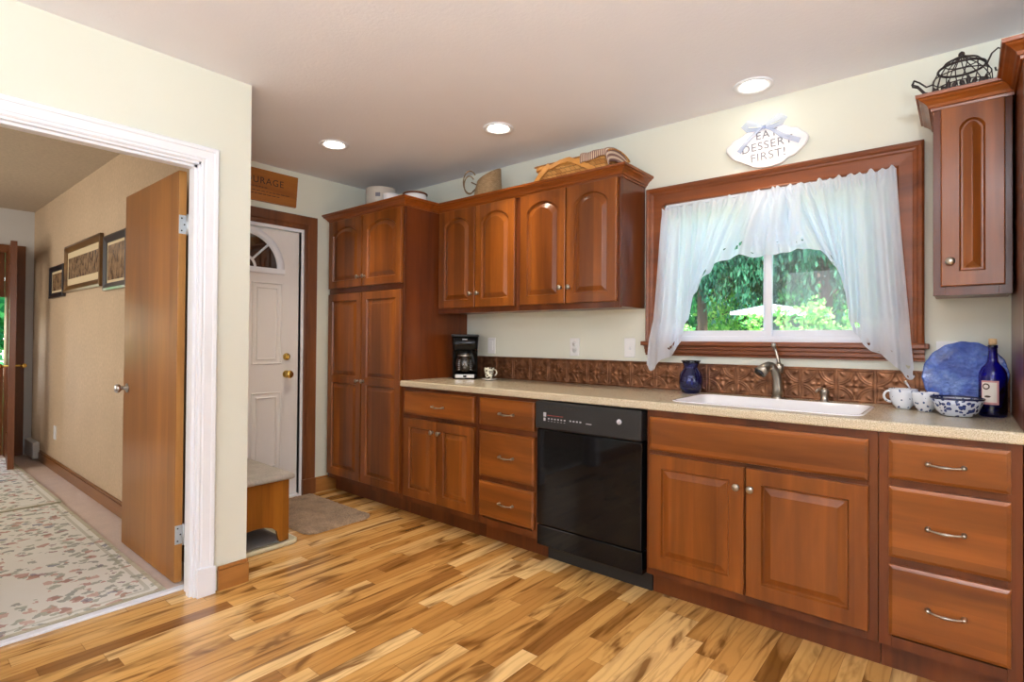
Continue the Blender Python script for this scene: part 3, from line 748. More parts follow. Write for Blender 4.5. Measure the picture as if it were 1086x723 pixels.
# base cabinets
t = thing('base_cabinet', 'wooden base cabinet with one drawer above two doors beside the pantry', 'cabinet', (-2.58, -.3, 0), 'base cabinets under the counter')
cab_body(-2.930, -2.231, -.002, FY, .11, .872, t); face_frame(-2.930, -2.231, FY, .11, .872, t, rails=(.68,)); toe(-2.930, -2.231, t)
pull(-2.565, .765, FY, drawer_front(-2.905, -2.255, .695, .853, FY, t))
for a, c, kx in ((-2.905, -2.584, -2.612), (-2.576, -2.255, -2.548)):
    knob(kx, .600, FY, panel_door('door', a, c, .148, .668, FY, t))
t = thing('base_cabinet', 'narrow wooden base cabinet with three drawers left of the dishwasher', 'cabinet', (-2.0, -.3, 0), 'base cabinets under the counter')
cab_body(-2.229, -1.786, -.002, FY, .11, .872, t); face_frame(-2.229, -1.786, FY, .11, .872, t, rails=(.68, .38)); toe(-2.229, -1.770, t)
for z0, z1 in ((.695, .853), (.396, .662), (.162, .366)): pull(-1.995, (z0+z1)/2, FY, drawer_front(-2.212, -1.802, z0, z1, FY, t))
t = thing('base_cabinet', 'wide wooden sink cabinet with two raised-panel doors under the sink', 'cabinet', (-.7, -.3, 0), 'base cabinets under the counter')
b = MB(); b.box(-1.148, -1.130, FY+.019, -.002, .11, .872); b.box(-.262, -.244, FY+.019, -.002, .11, .872); b.box(-1.13, -.262, FY+.019, -.002, .11, .128); b.box(-1.13, -.262, -.02, -.002, .128, .872)
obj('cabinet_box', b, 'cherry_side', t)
face_frame(-1.148, -.244, FY, .11, .872, t, rails=(.68,), stiles=(-.702,)); toe(-1.148, -.244, t)
drawer_front(-1.130, -.272, .690, .843, FY, t, 'false_drawer_front')
for a, c, kx in ((-1.130, -.707, -.733), (-.699, -.272, -.677)): knob(kx, .590, FY, panel_door('door', a, c, .146, .672, FY, t, sw=.06))
t = thing('base_cabinet', 'wooden base cabinet with three drawers at the right end of the counter', 'cabinet', (-.05, -.3, 0), 'base cabinets under the counter')
cab_body(-.242, .140, -.002, FY, .11, .872, t); face_frame(-.242, .140, FY, .11, .872, t, rails=(.694, .418)); toe(-.242, .140, t)
for z0, z1 in ((.712, .852), (.434, .686), (.158, .408)): pull(-.052, (z0+z1)/2, FY, drawer_front(-.212, .112, z0, z1, FY, t))

# tall cabinet at the right edge
t = thing('tall_cabinet', 'tall wooden cabinet closing the right end of the counter', 'cabinet', (.5, -.3, 0))
cab_body(.142, .9, -.002, FY-.0, .11, 2.13, t); face_frame(.142, .9, FY, .11, 2.13, t, rails=(1.56,)); toe(.142, .9, t)
for a, c in ((.160, .515), (.525, .88)):
    knob(.49 if a < .2 else .55, .9, FY, panel_door('door', a, c, .148, 1.535, FY, t)); knob(.49 if a < .2 else .55, 1.65, FY, panel_door('door', a, c, 1.578, 2.098, FY, t, arch=.055))
crown([(.142, -.002), (.142, FY), (.9, FY)], 2.106, t)

# ------------------------------------------------------------------ countertop with sink hole
SX0, SX1, SY0, SY1 = -1.055, -.315, -.545, -.135
def rrect(x0, x1, y0, y1, r, n=6):
    out = []
    for cx, cy, a0 in ((x1-r, y1-r, 0), (x0+r, y1-r, 90), (x0+r, y0+r, 180), (x1-r, y0+r, 270)):
        for k in range(n+1): a = R(a0+90*k/n); out.append((cx+r*math.cos(a), cy+r*math.sin(a)))
    return out
def ring_from(poly, x0, x1, y0, y1):
    cx, cy = (x0+x1)/2, (y0+y1)/2; out = []
    for x, y in poly:
        dx, dy = x-cx, y-cy; s = min(((x1-cx)/abs(dx)) if abs(dx) > 1e-9 else 1e9, ((y1-cy)/abs(dy)) if abs(dy) > 1e-9 else 1e9)
        out.append((cx+dx*s, cy+dy*s))
    return out
CZ = .914; CX0, CX1, CY0 = -2.931, .141, -.640
mb = MB(); hole = rrect(SX0, SX1, SY0, SY1, .06)
ix0, ix1, iy0, iy1 = -1.12, -.25, -.600, -.07
orr = rrect(ix0, ix1, iy0, iy1, .0005)
for z, flip in ((CZ, 0), (CZ-.04, 1)):
    mb.loops([[(x, y, z) for x, y in orr], [(x, y, z) for x, y in hole]], True, False, False, 0, False)
mb.loops([[(x, y, CZ) for x, y in hole], [(x, y, CZ-.04) for x, y in hole]], True, False, False, 0, False)
# remaining slab: left and right lengths with the same section, plus front and back strips
sec = [(-.002, CZ), (-.632, CZ), (-.637, CZ-.002), (-.640, CZ-.007), (-.640, CZ-.032), (-.637, CZ-.037), (-.632, CZ-.039), (-.002, CZ-.039)]
mb.prism(sec, 'x', CX0, ix0); mb.prism(sec, 'x', ix1, CX1)
mb.prism([(iy0, CZ)]+sec[1:-1]+[(iy0, CZ-.039)], 'x', ix0, ix1)
mb.prism([(-.002, CZ), (iy1, CZ), (iy1, CZ-.039), (-.002, CZ-.039)], 'x', ix0, ix1)
tag(obj('countertop', mb, 'counter'), 'long beige speckled countertop running over the base cabinets', 'countertop')
# sink
mb = MB(); Rz = [(0, CZ-.001), (-.004, CZ-.004), (-.008, CZ-.05), (-.018, CZ-.16), (-.05, CZ-.19)]
rings = []
for o_, z in Rz: rings.append([(x, y, z) for x, y in rrect(SX0-o_+.002, SX1+o_-.002, SY0-o_+.002, SY1+o_-.002, .058)])
mb.loops(rings, True, False, True, 0, True)
rim = [[(x, y, z) for x, y in rrect(SX0-q, SX1+q, SY0-q, SY1+q, .06)] for q, z in ((.014, CZ+.0005), (.012, CZ+.004), (.002, CZ+.004), (-.002, CZ-.001))]
mb.loops(rim, True, False, False, 0, True)
t = thing('sink', 'white rectangular kitchen sink set into the countertop below the window', 'sink', (-.69, -.34, CZ-.19))
obj('basin', mb, 'porcelain', t, recalc=False)
mb = MB(); mb.lathe([(.045, 0), (.04, .004), (.03, .002), (.004, .001)], (-.69, -.34, CZ-.19), 24); obj('drain', mb, 'steel', t)

# ------------------------------------------------------------------ embossed copper backsplash (height field)
def tile_h(u, v):
    """u, v in 0..1; returns relief 0..1"""
    h = 0
    e = min(u, 1-u, v, 1-v)
    if e < .025: return -.5*(1-e/.025)
    if e < .06: h = max(h, .8*(1-abs(e-.042)/.018))
    for cx in (0, 1):
        for cy in (0, 1):
            dd = math.hypot(u-cx, v-cy)
            for rr_, ww, aa in ((.475, .018, 1.), (.415, .014, .8)):
                if dd < .49: h = max(h, aa*max(0, 1-abs(dd-rr_)/ww))
            # corner palmette
            ang = math.atan2(abs(v-cy), abs(u-cx))
            if .10 < dd < .33: h = max(h, .8*max(0, math.cos((ang-math.pi/4)*6))**2*max(0, 1-abs(dd-.21)/.11))
            h = max(h, .8*max(0, 1-dd/.08))
    du, dv = abs(u-.5), abs(v-.5); r = math.hypot(du, dv); a = math.atan2(dv, du)
    h = max(h, 1.*max(0, 1-r/.055))
    if .07 < r < .30: h = max(h, .85*abs(math.cos(2*a))**5*max(0, 1-abs(r-.18)/.11))
    return h
PT = .1535; BZ0, BZ1 = CZ+.0005, 1.068; NG = 46
rel = [[tile_h(i/NG, j/NG) for i in range(NG+1)] for j in range(NG+1)]
mb = MB(); x = -2.928; k0 = 0
while x < .139:
    w = min(PT, .139-x); nx = max(2, int(NG*w/PT))
    mb.grid(lambda a, c, x=x, w=w, nx=nx: (x+w*a, -.005-.0068*rel[round(c*NG)][min(NG, round(a*nx))], BZ0+(BZ1-BZ0)*c), nx, NG)
    x += PT
mb.box(-2.928, .139, -.0045, -.001, BZ0, BZ1+.001)
mb.box(-2.928, .139, -.010, -.001, BZ1, BZ1+.004)
tag(obj('backsplash', mb, 'copper', recalc=False), 'strip of embossed copper tin panels along the back of the counter', 'backsplash')

# ------------------------------------------------------------------ dishwasher
t = thing('dishwasher', 'black built-in dishwasher between the wooden base cabinets', 'dishwasher', (-1.468, -.3, 0))
WXa, WXb = -1.776, -1.158
obj('tub', box(WXa+.01, WXb-.01, -.575, -.02, .1, .868), 'black_matte', t)
obj('control_panel', box(WXa, WXb, -.652, -.575, .724, .868, bev=.007), 'black_matte', t)
d = MB(); d.box(WXa+.002, WXb-.002, -.640, -.575, .212, .719, bev=.006); obj('door_panel', d, 'black', t)
obj('lower_panel', box(WXa+.002, WXb-.002, -.634, -.575, .100, .205, bev=.004), 'black', t)
obj('toe_kick', box(WXa+.012, WXb+.006, -.540, -.52, .0, .10), 'black_matte', t)
y = -.6535
marks = [(.085+k*.020, .094+k*.020, .778, .784) for k in range(6)]+[(.085+k*.020, .092+k*.020, .767, .769) for k in range(6)]
marks += [(.220+k*.020, .230+k*.020, .778, .785) for k in range(4)]+[(.055, .072, .79, .812), (.056, .068, .768, .784), (.318, .350, .775, .779)]
for a_, b_, c_, d_ in marks: obj('button_marking', MB().box(WXa+a_, WXa+b_, y, y+.003, c_, d_), 'markink', t)
mk = MB(); mk.box(WXa+.078, WXa+.18, y, y+.003, .797, .799); obj('red_marking_line', mk, 'redink', t, 'thin red line')
for k in range(5): pass
for k in range(10): obj('vent_slot', MB().box(WXa+.06+k*.022, WXa+.076+k*.022, -.6535, -.650, .838, .848), 'dark', t)
lg = MB(); lx, lz = WXb-.115, .806
lg.lathe([(.013, 0), (.013, .0015), (.011, .002)], (lx, -.652, lz), 24, axis='y')
for a in range(0, 180, 45): 
    ca, sa = math.cos(R(a))*.009, math.sin(R(a))*.009; lg.tube([(lx-ca, -.6545, lz-sa), (lx+ca, -.6545, lz+sa)], .0012, 5)
obj('round_badge', lg, 'markink', t)

# ------------------------------------------------------------------ ceiling lights
def can(x, y, label, p=26):
    t = thing('recessed_ceiling_light', label, 'ceiling light', (x, y, HC-.02), 'recessed ceiling lights')
    m = MB(); m.lathe([(.060, .0), (.064, -.004), (.088, -.008), (.092, -.004), (.092, 0)], (x, y, HC), 40, cap=False); obj('trim_ring', m, 'white', t)
    m = MB(); m.lathe([(.001, -.016), (.030, -.013), (.050, -.006), (.060, -.001)], (x, y, HC), 32, cap=False); obj('bulb', m, 'bulb', t)
    l = lamp('ceiling_spot', 'SPOT', (0, 0, 0), p, (1, .86, .66), (0, 0, -1), spot_size=R(100), spot_blend=1., shadow_soft_size=.05)
    l.parent = t; l.location = (0, 0, -.01)
can(-3.135, -1.03, 'round recessed ceiling light nearest the entry door and hallway', 40)
can(-2.128, -.572, 'round recessed ceiling light in front of the two wall cabinets', 40)
can(-.797, -.199, 'round recessed ceiling light above the white shell sign and window', 11)

# ------------------------------------------------------------------ curtains
def lerp_poly(P, t):
    L = [0]
    for a, b in zip(P, P[1:]): L.append(L[-1]+math.hypot(b[0]-a[0], b[1]-a[1]))
    s = t*L[-1]
    for i in range(len(P)-1):
        if s <= L[i+1]+1e-9:
            q = (s-L[i])/(L[i+1]-L[i]); return (P[i][0]+(P[i+1][0]-P[i][0])*q, P[i][1]+(P[i+1][1]-P[i][1])*q)
    return P[-1]
def smooth_poly(P, it=2):
    for _ in range(it):
        Q = [P[0]]
        for a, b in zip(P, P[1:]):
            Q += [(a[0]*.75+b[0]*.25, a[1]*.75+b[1]*.25), (a[0]*.25+b[0]*.75, a[1]*.25+b[1]*.75)]
        P = Q+[P[-1]]
    return P
def curtain_panel(hem, xa, xb, zt, seed, yb, folds, bulge=None):
    hem = smooth_poly(hem, 1); rnd = random.Random(seed); ph = [rnd.uniform(0, 6.3) for _ in range(8)]
    def fn(u, v):
        hx, hz = lerp_poly(hem, u); scal = .015*abs(math.sin(u*30))
        hz += -scal
        xt = xa+(xb-xa)*u; tz = zt(u)+.008*math.sin(u*95+ph[0])+.006*math.sin(u*57+ph[1])
        vv = v
        x = xt+(hx-xt)*(vv**1.15); z = tz+(hz-tz)*vv
        amp = .004+.016*min(1, vv*2.2)
        f = amp*(math.sin(u*folds*6.283+ph[2]+.6*math.sin(vv*2))+.5*math.sin(u*folds*2.3*6.283+ph[3]))
        g = .011*math.exp(-((z-(tz-.035))/.03)**2)*math.sin(u*160+ph[4])+.004*math.sin(u*230+ph[5])*math.exp(-max(0, tz-z)/.05)
        y = yb-f*(.5 if z < 1.3 else 1)-g-.034*min(1, max(0, (1.32-z)/.12))
        if bulge: y -= bulge(u, vv)
        return (x, y, z)
    def uvf(u, v):
        hx, hz = lerp_poly(hem, u); L = max(.1, zt(u)-hz); return (u*1.6, (1-v)*L)
    mb = MB(); mb.grid(fn, 150, 60, 0, True, uvf); return mb
hemL = [(-1.408, 1.060), (-1.392, 1.030), (-1.37, 1.042), (-1.316, 1.095), (-1.222, 1.150), (-1.196, 1.255), (-1.164, 1.437), (-1.102, 1.553), (-1.001, 1.636), (-.90, 1.655), (-.80, 1.632), (-.70, 1.65), (-.60, 1.69)]
hemR = [(-.86, 1.66), (-.744, 1.651), (-.657, 1.648), (-.610, 1.66), (-.566, 1.656), (-.500, 1.612), (-.450, 1.520), (-.425, 1.432), (-.420, 1.317), (-.372, 1.212), (-.308, 1.157), (-.231, 1.107), (-.205, 1.052), (-.180, 1.044), (-.168, 1.064)]
zt = lambda x: 1.945+.030*(x+1.34)/1.1
bl = lambda u, v: .028*math.exp(-((u-.78)/.13)**2)*math.sin(math.pi*min(1, max(0, (v-.1)/.9)))**.8+ .008*abs(math.sin(u*24))*math.sin(math.pi*v)*(1 if u > .55 else .2)
cl = thing('window_curtain', 'white eyelet swag curtain on the left half of the kitchen window', 'curtain', (-1.1, -.05, 1.03), 'white swag curtains at the kitchen window')
obj('curtain_fabric', curtain_panel(hemL, -1.335, -.62, lambda u: zt(-1.335+.715*u), 3, -.052, 9, bl), 'curtain', cl, recalc=False)
cr = thing('window_curtain', 'white eyelet swag curtain on the right half of the kitchen window', 'curtain', (-.45, -.05, 1.03), 'white swag curtains at the kitchen window')
obj('curtain_fabric', curtain_panel(hemR, -.86, -.236, lambda u: zt(-.86+.624*u), 11, -.050, 8), 'curtain', cr, recalc=False)
rod = thing('curtain_rod', 'thin white rod carrying the swag curtains inside the window casing', 'curtain rod', (-.79, -.03, 1.92))
m = MB(); m.tube([(WX0+.002, -.026, zt(-1.34)-.036), (WX1-.002, -.026, zt(-.24)-.036)], .004, 8); obj('rod', m, 'white', rod)

# ------------------------------------------------------------------ wall plates
def plate(x, z, kind, label):
    t = thing('wall_outlet' if kind == 'outlet' else 'light_switch', label, 'outlet' if kind == 'outlet' else 'switch', (x, -.003, z-.058))
    obj('cover_plate', box(x-.036, x+.036, -.007, -.0005, z-.058, z+.058, bev=.0025), 'plastic_white', t)
    m = MB()
    if kind == 'rocker': m.box(x-.017, x+.017, -.0105, -.006, z-.033, z+.033, bev=.002)
    elif kind == 'toggle': m.box(x-.006, x+.006, -.018, -.006, z-.012, z+.006, bev=.002)
    else:
        for dz in (-.02, .02):
            m.lathe([(.016, 0), (.016, .0025)], (x, -.006, z+dz), 20, axis='y')
    obj('switch_paddle' if kind != 'outlet' else 'receptacle', m, 'plastic_white', t)
    if kind == 'outlet':
        for dz in (-.02, .02):
            for dx in (-.006, .006): obj('slot', MB().box(x+dx-.001, x+dx+.001, -.0092, -.0084, z+dz-.004, z+dz+.005), 'dark', t)
plate(-2.676, 1.150, 'rocker', 'white switch plate on the wall right of the coffee maker')
plate(-1.952, 1.150, 'outlet', 'white double outlet on the wall above the three-drawer cabinet')
plate(-1.557, 1.152, 'toggle', 'white switch plate on the wall just left of the window')
plate(-.062, 1.145, 'rocker', 'white switch plate on the wall behind the blue glass platter')
t = thing('wall_outlet', 'small cream outlet low on the tan hallway wall', 'outlet', (-6.21, -1.852, .29))
obj('cover_plate', box(-6.25, -6.17, -1.858, -1.8505, .28, .40, bev=.002), 'plastic_white', t)

# ------------------------------------------------------------------ faucet and dispenser
t = thing('faucet', 'brushed nickel single-handle kitchen faucet behind the sink', 'faucet', (-.712, -.085, CZ))
m = MB(); m.lathe([(.031, 0), (.031, .004), (.027, .010), (.0245, .018)], (-.712, -.085, CZ), 28)
pts = [(-.712, -.085, CZ+.012), (-.711, -.086, CZ+.05), (-.713, -.089, CZ+.10), (-.719, -.098, CZ+.138), (-.730, -.112, CZ+.158), (-.742, -.128, CZ+.160)]
m.tube(pts, [.0235, .0225, .0215, .0205, .0195, .018], 18); obj('faucet_body', m, 'nickel', t)
m = MB(); m.tube([(-.728, -.108, CZ+.166), (-.740, -.124, CZ+.164), (-.756, -.146, CZ+.150), (-.772, -.166, CZ+.130)], [.014, .021, .0255, .030], 20); m.tube([(-.771, -.165, CZ+.132), (-.7745, -.1695, CZ+.124)], [.025, .025], 20, mi=1)
obj('spray_head', m, ['nickel', 'black_matte'], t)
m = MB(); m.lathe([(.004, .018), (.020, .012), (.023, -.002), (.018, -.03)], (-.706, -.082, CZ+.158), 20)
m.tube([(-.706, -.082, CZ+.165), (-.712, -.080, CZ+.20), (-.722, -.076, CZ+.235), (-.732, -.073, CZ+.258)], [.010, .0065, .006, .009], 12)
m.lathe([(.001, .013), (.009, .010), (.013, 0), (.009, -.010), (.001, -.013)], (-.733, -.073, CZ+.262), 16)
obj('handle', m, 'nickel', t)
t = thing('soap_dispenser', 'short brushed nickel soap dispenser right of the faucet', 'soap dispenser', (-.508, -.085, CZ))
m = MB(); m.lathe([(.024, 0), (.024, .003), (.017, .008), (.0145, .030), (.016, .036), (.019, .044), (.020, .056), (.012, .064), (.001, .066)], (-.508, -.085, CZ), 24); obj('pump_base', m, 'nickel', t)
m = MB(); m.tube([(-.508, -.085, CZ+.058), (-.520, -.100, CZ+.064), (-.532, -.118, CZ+.056), (-.536, -.124, CZ+.048)], [.008, .007, .006, .005], 10); obj('nozzle', m, 'nickel', t)

# ------------------------------------------------------------------ counter objects
# blue vase
def thick(prof, w): return prof+[(max(r-w, .001), h) for r, h in prof[::-1]]
m = MB(); c = (-1.142, -.100, CZ+.001)
outer = [(.030, 0), (.042, .004), (.050, .025), (.054, .055), (.053, .085), (.046, .105), (.034, .120), (.031, .132), (.036, .150), (.046, .165)]
inner = [(.043, .165), (.033, .150), (.028, .132), (.031, .120), (.042, .103), (.049, .083), (.050, .055), (.046, .027), (.036, .010), (.002, .008)]
m.lathe([(r*1.14, h*1.06) for r, h in outer+inner], c, 40)
tag(obj('vase', m, 'blue_vase'), 'blue ribbed glass vase on the counter left of the sink', 'vase')

# coffee maker
t = thing('coffee_maker', 'black drip coffee maker with a glass carafe in the counter corner', 'coffee maker', (-2.77, -.19, CZ))
def rot(mb, c, a):
    ca, sa = math.cos(a), math.sin(a); mb.v = [(c[0]+(x-c[0])*ca-(y-c[1])*sa, c[1]+(x-c[0])*sa+(y-c[1])*ca, z) for x, y, z in mb.v]; return mb
cc = (-2.775, -.178); ra = R(43); cmx, cmy = cc
def cm(mb): return rot(mb, cc, ra)
m = MB(); m.box(cmx-.088, cmx+.088, cmy-.085, cmy+.095, CZ+.001, CZ+.036, bev=.010); m.box(cmx-.088, cmx+.088, cmy+.040, cmy+.095, CZ+.03, CZ+.29, bev=.012)
m.loops([[(x, y, z) for x, y in rrect(cmx-w, cmx+w, cmy-d, cmy+.095, .03)] for z, w, d in ((CZ+.200, .086, .060), (CZ+.215, .090, .075), (CZ+.300, .096, .086))], True, True, True, 0, True)
for s in (-1, 1): m.box(cmx+s*.083-.006, cmx+s*.083+.006, cmy-.015, cmy+.06, CZ+.03, CZ+.21, bev=.004)
obj('housing', cm(m), 'black', t)
m = MB(); m.loops([[(x, y, z) for x, y in rrect(cmx-w, cmx+w, cmy-w+.008, cmy+.097, .03)] for z, w in ((CZ+.300, .097), (CZ+.312, .099), (CZ+.316, .092))], True, True, True, 0, True); obj('lid', cm(m), 'black_matte', t)
m = MB(); m.box(cmx-.068, cmx+.068, cmy-.092, cmy-.083, CZ+.008, CZ+.034, bev=.005); pnl = obj('switch_panel', cm(m), 'steel', t, 'silver switch panel')
m = MB(); m.box(cmx-.012, cmx+.012, cmy-.096, cmy-.090, CZ+.014, CZ+.028, bev=.003); obj('switch', cm(m), 'black', pnl)
for k in range(3): obj('brand_mark_letter', cm(MB().box(cmx-.018+k*.012, cmx-.008+k*.012, cmy-.090, cmy-.0835, CZ+.276, CZ+.284)), 'markink', t)
m = MB(); c = (cmx, cmy-.028, CZ+.040)
m.lathe([(.050, 0), (.062, .02), (.068, .055), (.063, .095), (.048, .128), (.044, .138), (.041, .138), (.045, .127), (.060, .094), (.065, .055), (.059, .021), (.046, .004), (.001, .003)], c, 36)
ca_ = obj('carafe', cm(m), 'carafe_glass', t)
m = MB(); m.lathe([(.048, .130), (.049, .144), (.038, .152), (.001, .154)], c, 32); obj('carafe_lid', cm(m), 'black_matte', ca_)
m = MB(); m.lathe([(.0495, .1215), (.0515, .1215), (.0515, .1295), (.0485, .1295)], c, 32, cap=False); obj('carafe_band', cm(m), 'steel', ca_)
m = MB(); m.tube([(c[0]+.030, c[1]-.035, c[2]+.14), (c[0]+.052, c[1]-.052, c[2]+.132), (c[0]+.062, c[1]-.062, c[2]+.09), (c[0]+.052, c[1]-.050, c[2]+.045)], [.006, .007, .007, .005], 10); obj('carafe_handle', cm(m), 'black_matte', ca_)
for s in (-1, 1):
    for k in range(6):
        a_ = R(-90+s*38); q = MB(); q.grid(lambda u, v: (c[0]+(.0695-.00004*(k-2)**2*20)*math.cos(a_+(u-.5)*.22), c[1]+(.0695-.00004*(k-2)**2*20)*math.sin(a_+(u-.5)*.22), c[2]+.026+k*.013+v*.0035), 3, 1)
        obj('measure_mark', cm(q), 'markink', ca_)

# mug on saucer
def cup(name, c, prof, mat, label, cat, hdir, hz, hr, saucer=None, group=None, hy=0.):
    t = thing(name, label, cat, c, group); m = MB(); m.lathe(prof, c, 36); body = obj('cup_body', m, mat, t)
    m = MB(); x0 = hr[0]; pts = []
    for k in range(13):
        a = R(-90+180*k/12); pts.append((c[0]+hdir[0]*(x0+hr[1]*math.cos(a)), c[1]+hdir[1]*(x0+hr[1]*math.cos(a)), c[2]+hz+hr[2]*math.sin(a)))
    m.tube(pts, hr[3], 8); obj('handle', m, mat, t)
    return t
c = (-2.535, -.185, CZ+.008)
cup('mug', c, [(.022, 0), (.024, .004), (.026, .02), (.033, .060), (.037, .078), (.034, .078), (.030, .060), (.023, .02), (.018, .008), (.001, .007)], 'mug_pat', 'small black-and-cream patterned mug beside the coffee maker', 'mug', (.77, .64), .045, (.028, .024, .022, .0045))
m = MB(); m.lathe([(.03, 0), (.034, .001), (.052, .006), (.054, .010), (.05, .009), (.034, .0055), (.001, .005)], (c[0], c[1], CZ+.001), 36)
tag(obj('saucer', m, 'porcelain'), 'small white saucer under the patterned mug', 'saucer')

# right corner crockery
c = (-.205, -.13, CZ+.001)
PC = [(.026, 0), (.028, .006), (.040, .020), (.048, .045), (.050, .070), (.052, .084), (.049, .084), (.046, .070), (.044, .045), (.036, .022), (.020, .010), (.001, .009)]
cup('teacup', c, PC, 'cup_pat', 'white cup with blue flowers, its handle pointing left', 'cup', (-.94, -.34), .052, (.044, .026, .024, .005), group='blue-flowered white cups')
cup('teacup', (-.128, -.178, CZ+.001), [(r*.9, h*.92) for r, h in PC], 'cup_pat', 'white cup with blue flowers between the other cup and the bowl', 'cup', (.80, .60), .046, (.040, .012, .018, .004), group='blue-flowered white cups')
m = MB(); m.tube([(-.165, -.152, CZ+.062), (-.186, -.148, CZ+.10), (-.198, -.144, CZ+.118)], [.0025, .003, .006], 8)
tag(obj('spoon', m, 'steel'), 'spoon handle standing up out of the blue-flowered cup', 'spoon')
c = (-.026, -.262, CZ+.001)
t = thing('bowl', 'round blue-and-white spotted pottery bowl in front of the blue platter', 'bowl', c)
m = MB(); m.lathe([(.045, 0), (.050, .003), (.066, .020), (.076, .045), (.082, .066), (.079, .066), (.072, .045), (.060, .020), (.040, .010), (.001, .009)], c, 44)
obj('bowl_body', m, 'bowl_pat', t)
m = MB(); m.lathe([(.0818, .064), (.0845, .066), (.0845, .070), (.081, .072), (.078, .069), (.0788, .064)], c, 44, cap=False); obj('rim', m, 'navy', t)
# platter leaning
t = thing('platter', 'large round blue glass platter leaning against the wall', 'platter', (.0, -.06, CZ))
pc = Vector((-.002, -.062, CZ+.006)); PRr = .142; yaw = R(-14); tilt = R(12)
m = MB(); m.lathe([(.001, .010), (.085, .010), (.100, .012), (.135, .022), (.141, .024), (.142, .020), (.136, .016), (.100, .004), (.085, .001), (.001, .001)], (0, 0, 0), 64)
Mx = Matrix.Translation(pc+Vector((0, 0, PRr*math.cos(tilt))))@Matrix.Rotation(yaw, 4, 'Z')@Matrix.Rotation(math.pi/2-tilt, 4, 'X')
vs = []
for k_, v in enumerate(m.v):
    a = math.atan2(v[1], v[0]); s = 1+.012*math.sin(a*16)*(math.hypot(v[0], v[1]) > .12); vs.append(tuple(Mx@Vector((v[0]*s, v[1]*s, v[2]))))
m.v = vs; obj('plate_disc', m, 'plate', t)
# stand
m = MB(); sx = -.0
for s in (-1, 1):
    m.tube([(sx+s*.05, -.145, CZ+.030), (sx+s*.05, -.150, CZ+.010), (sx+s*.05, -.125, CZ+.004), (sx+s*.05, -.03, CZ+.004), (sx+s*.04, -.022, CZ+.10)], .003, 8)
m.tube([(sx-.05, -.06, CZ+.004), (sx+.05, -.06, CZ+.004)], .003, 8)
tag(obj('plate_stand', m, 'iron'), 'dark wire stand holding up the blue platter', 'plate stand')
# blue bottle
c = (.080, -.195, CZ+.001)
t = thing('bottle', 'tall cobalt blue glass bottle with a cork and a paper label', 'bottle', c)
outer = [(.030, .004), (.038, 0), (.042, .004), (.043, .02), (.043, .150), (.041, .168), (.034, .186), (.022, .200), (.0165, .212), (.0145, .235), (.0135, .262), (.015, .264), (.015, .272), (.0135, .274)]
inner = [(.010, .274), (.0105, .235), (.013, .210), (.030, .186), (.038, .165), (.040, .150), (.040, .012), (.001, .008)]
m = MB(); m.lathe(outer+inner, c, 44); bo = obj('bottle_glass', m, 'blue_glass', t)
m = MB(); m.lathe([(.0095, .255), (.0095, .275), (.0125, .276), (.0125, .298), (.001, .299)], c, 20); obj('cork', m, 'cork', t)
def patch(r, a0, a1, z0, z1, n=16):
    m = MB(); m.grid(lambda u, v: (c[0]+r*math.cos(a0+(a1-a0)*u), c[1]+r*math.sin(a0+(a1-a0)*u), c[2]+z0+(z1-z0)*v), n, 1); return m
lb = obj('label', patch(.0436, R(-140), R(-68), .048, .138), 'label_pink', t)
obj('label_paper', patch(.0440, R(-136), R(-76), .056, .132), 'label', lb)
def disc_on(r, ac, zc, ra_, rz, n=18):
    m = MB(); vs = [(c[0]+r*math.cos(ac), c[1]+r*math.sin(ac), c[2]+zc)]
    for k in range(n):
        a = 2*math.pi*k/n; q = ac+ra_*math.cos(a)/r; vs.append((c[0]+r*math.cos(q), c[1]+r*math.sin(q), c[2]+zc+rz*math.sin(a)))
    m.add(vs, [(0, k+1, (k+1) % n+1) for k in range(n)]); return m
obj('label_seal', disc_on(.0444, R(-118), .116, .012, .012), 'ink', lb)
obj('label_seal_centre', disc_on(.0447, R(-118), .116, .008, .007), 'label', lb)
obj('label_mark', disc_on(.0444, R(-112), .078, .010, .004), 'ink', lb)

# ------------------------------------------------------------------ things on top of the cabinets
ZT = 2.137
t = thing('crock', 'large grey-white stoneware crock on top of the tall pantry', 'crock', (-3.43, -.44, ZT))
m = MB(); m.lathe([(.10, 0), (.110, .005), (.115, .02), (.115, .172), (.111, .180), (.114, .186), (.111, .193), (.103, .193), (.103, .02), (.001, .015)], (-3.43, -.44, ZT), 44); obj('crock_body', m, 'crock', t)
m = MB(); m.grid(lambda u, v: (-3.43+.1155*math.cos(R(-58+18*u)), -.44+.1155*math.sin(R(-58+18*u)), ZT+.115+.03*v), 5, 1); obj('printed_mark', m, 'greyink', t)
t = thing('small_bowl', 'small white bowl between the crock and the brown-rimmed jar', 'bowl', (-3.232, -.50, ZT))
m = MB(); m.lathe([(.035, 0), (.04, .004), (.054, .05), (.060, .110), (.056, .110), (.050, .05), (.035, .010), (.001, .009)], (-3.232, -.50, ZT), 36); obj('bowl_body', m, 'porcelain', t)
t = thing('jar', 'round white jar with a brown rim on top of the pantry', 'jar', (-3.128, -.36, ZT))
m = MB(); m.lathe([(.07, 0), (.080, .005), (.088, .03), (.088, .10), (.084, .118), (.078, .118), (.080, .03), (.001, .012)], (-3.128, -.36, ZT), 40); obj('jar_body', m, 'porcelain', t)
m = MB(); m.lathe([(.0835, .116), (.092, .118), (.093, .126), (.086, .131), (.076, .128), (.0775, .116)], (-3.128, -.36, ZT), 40, cap=False); obj('rim', m, 'crock_rim', t)

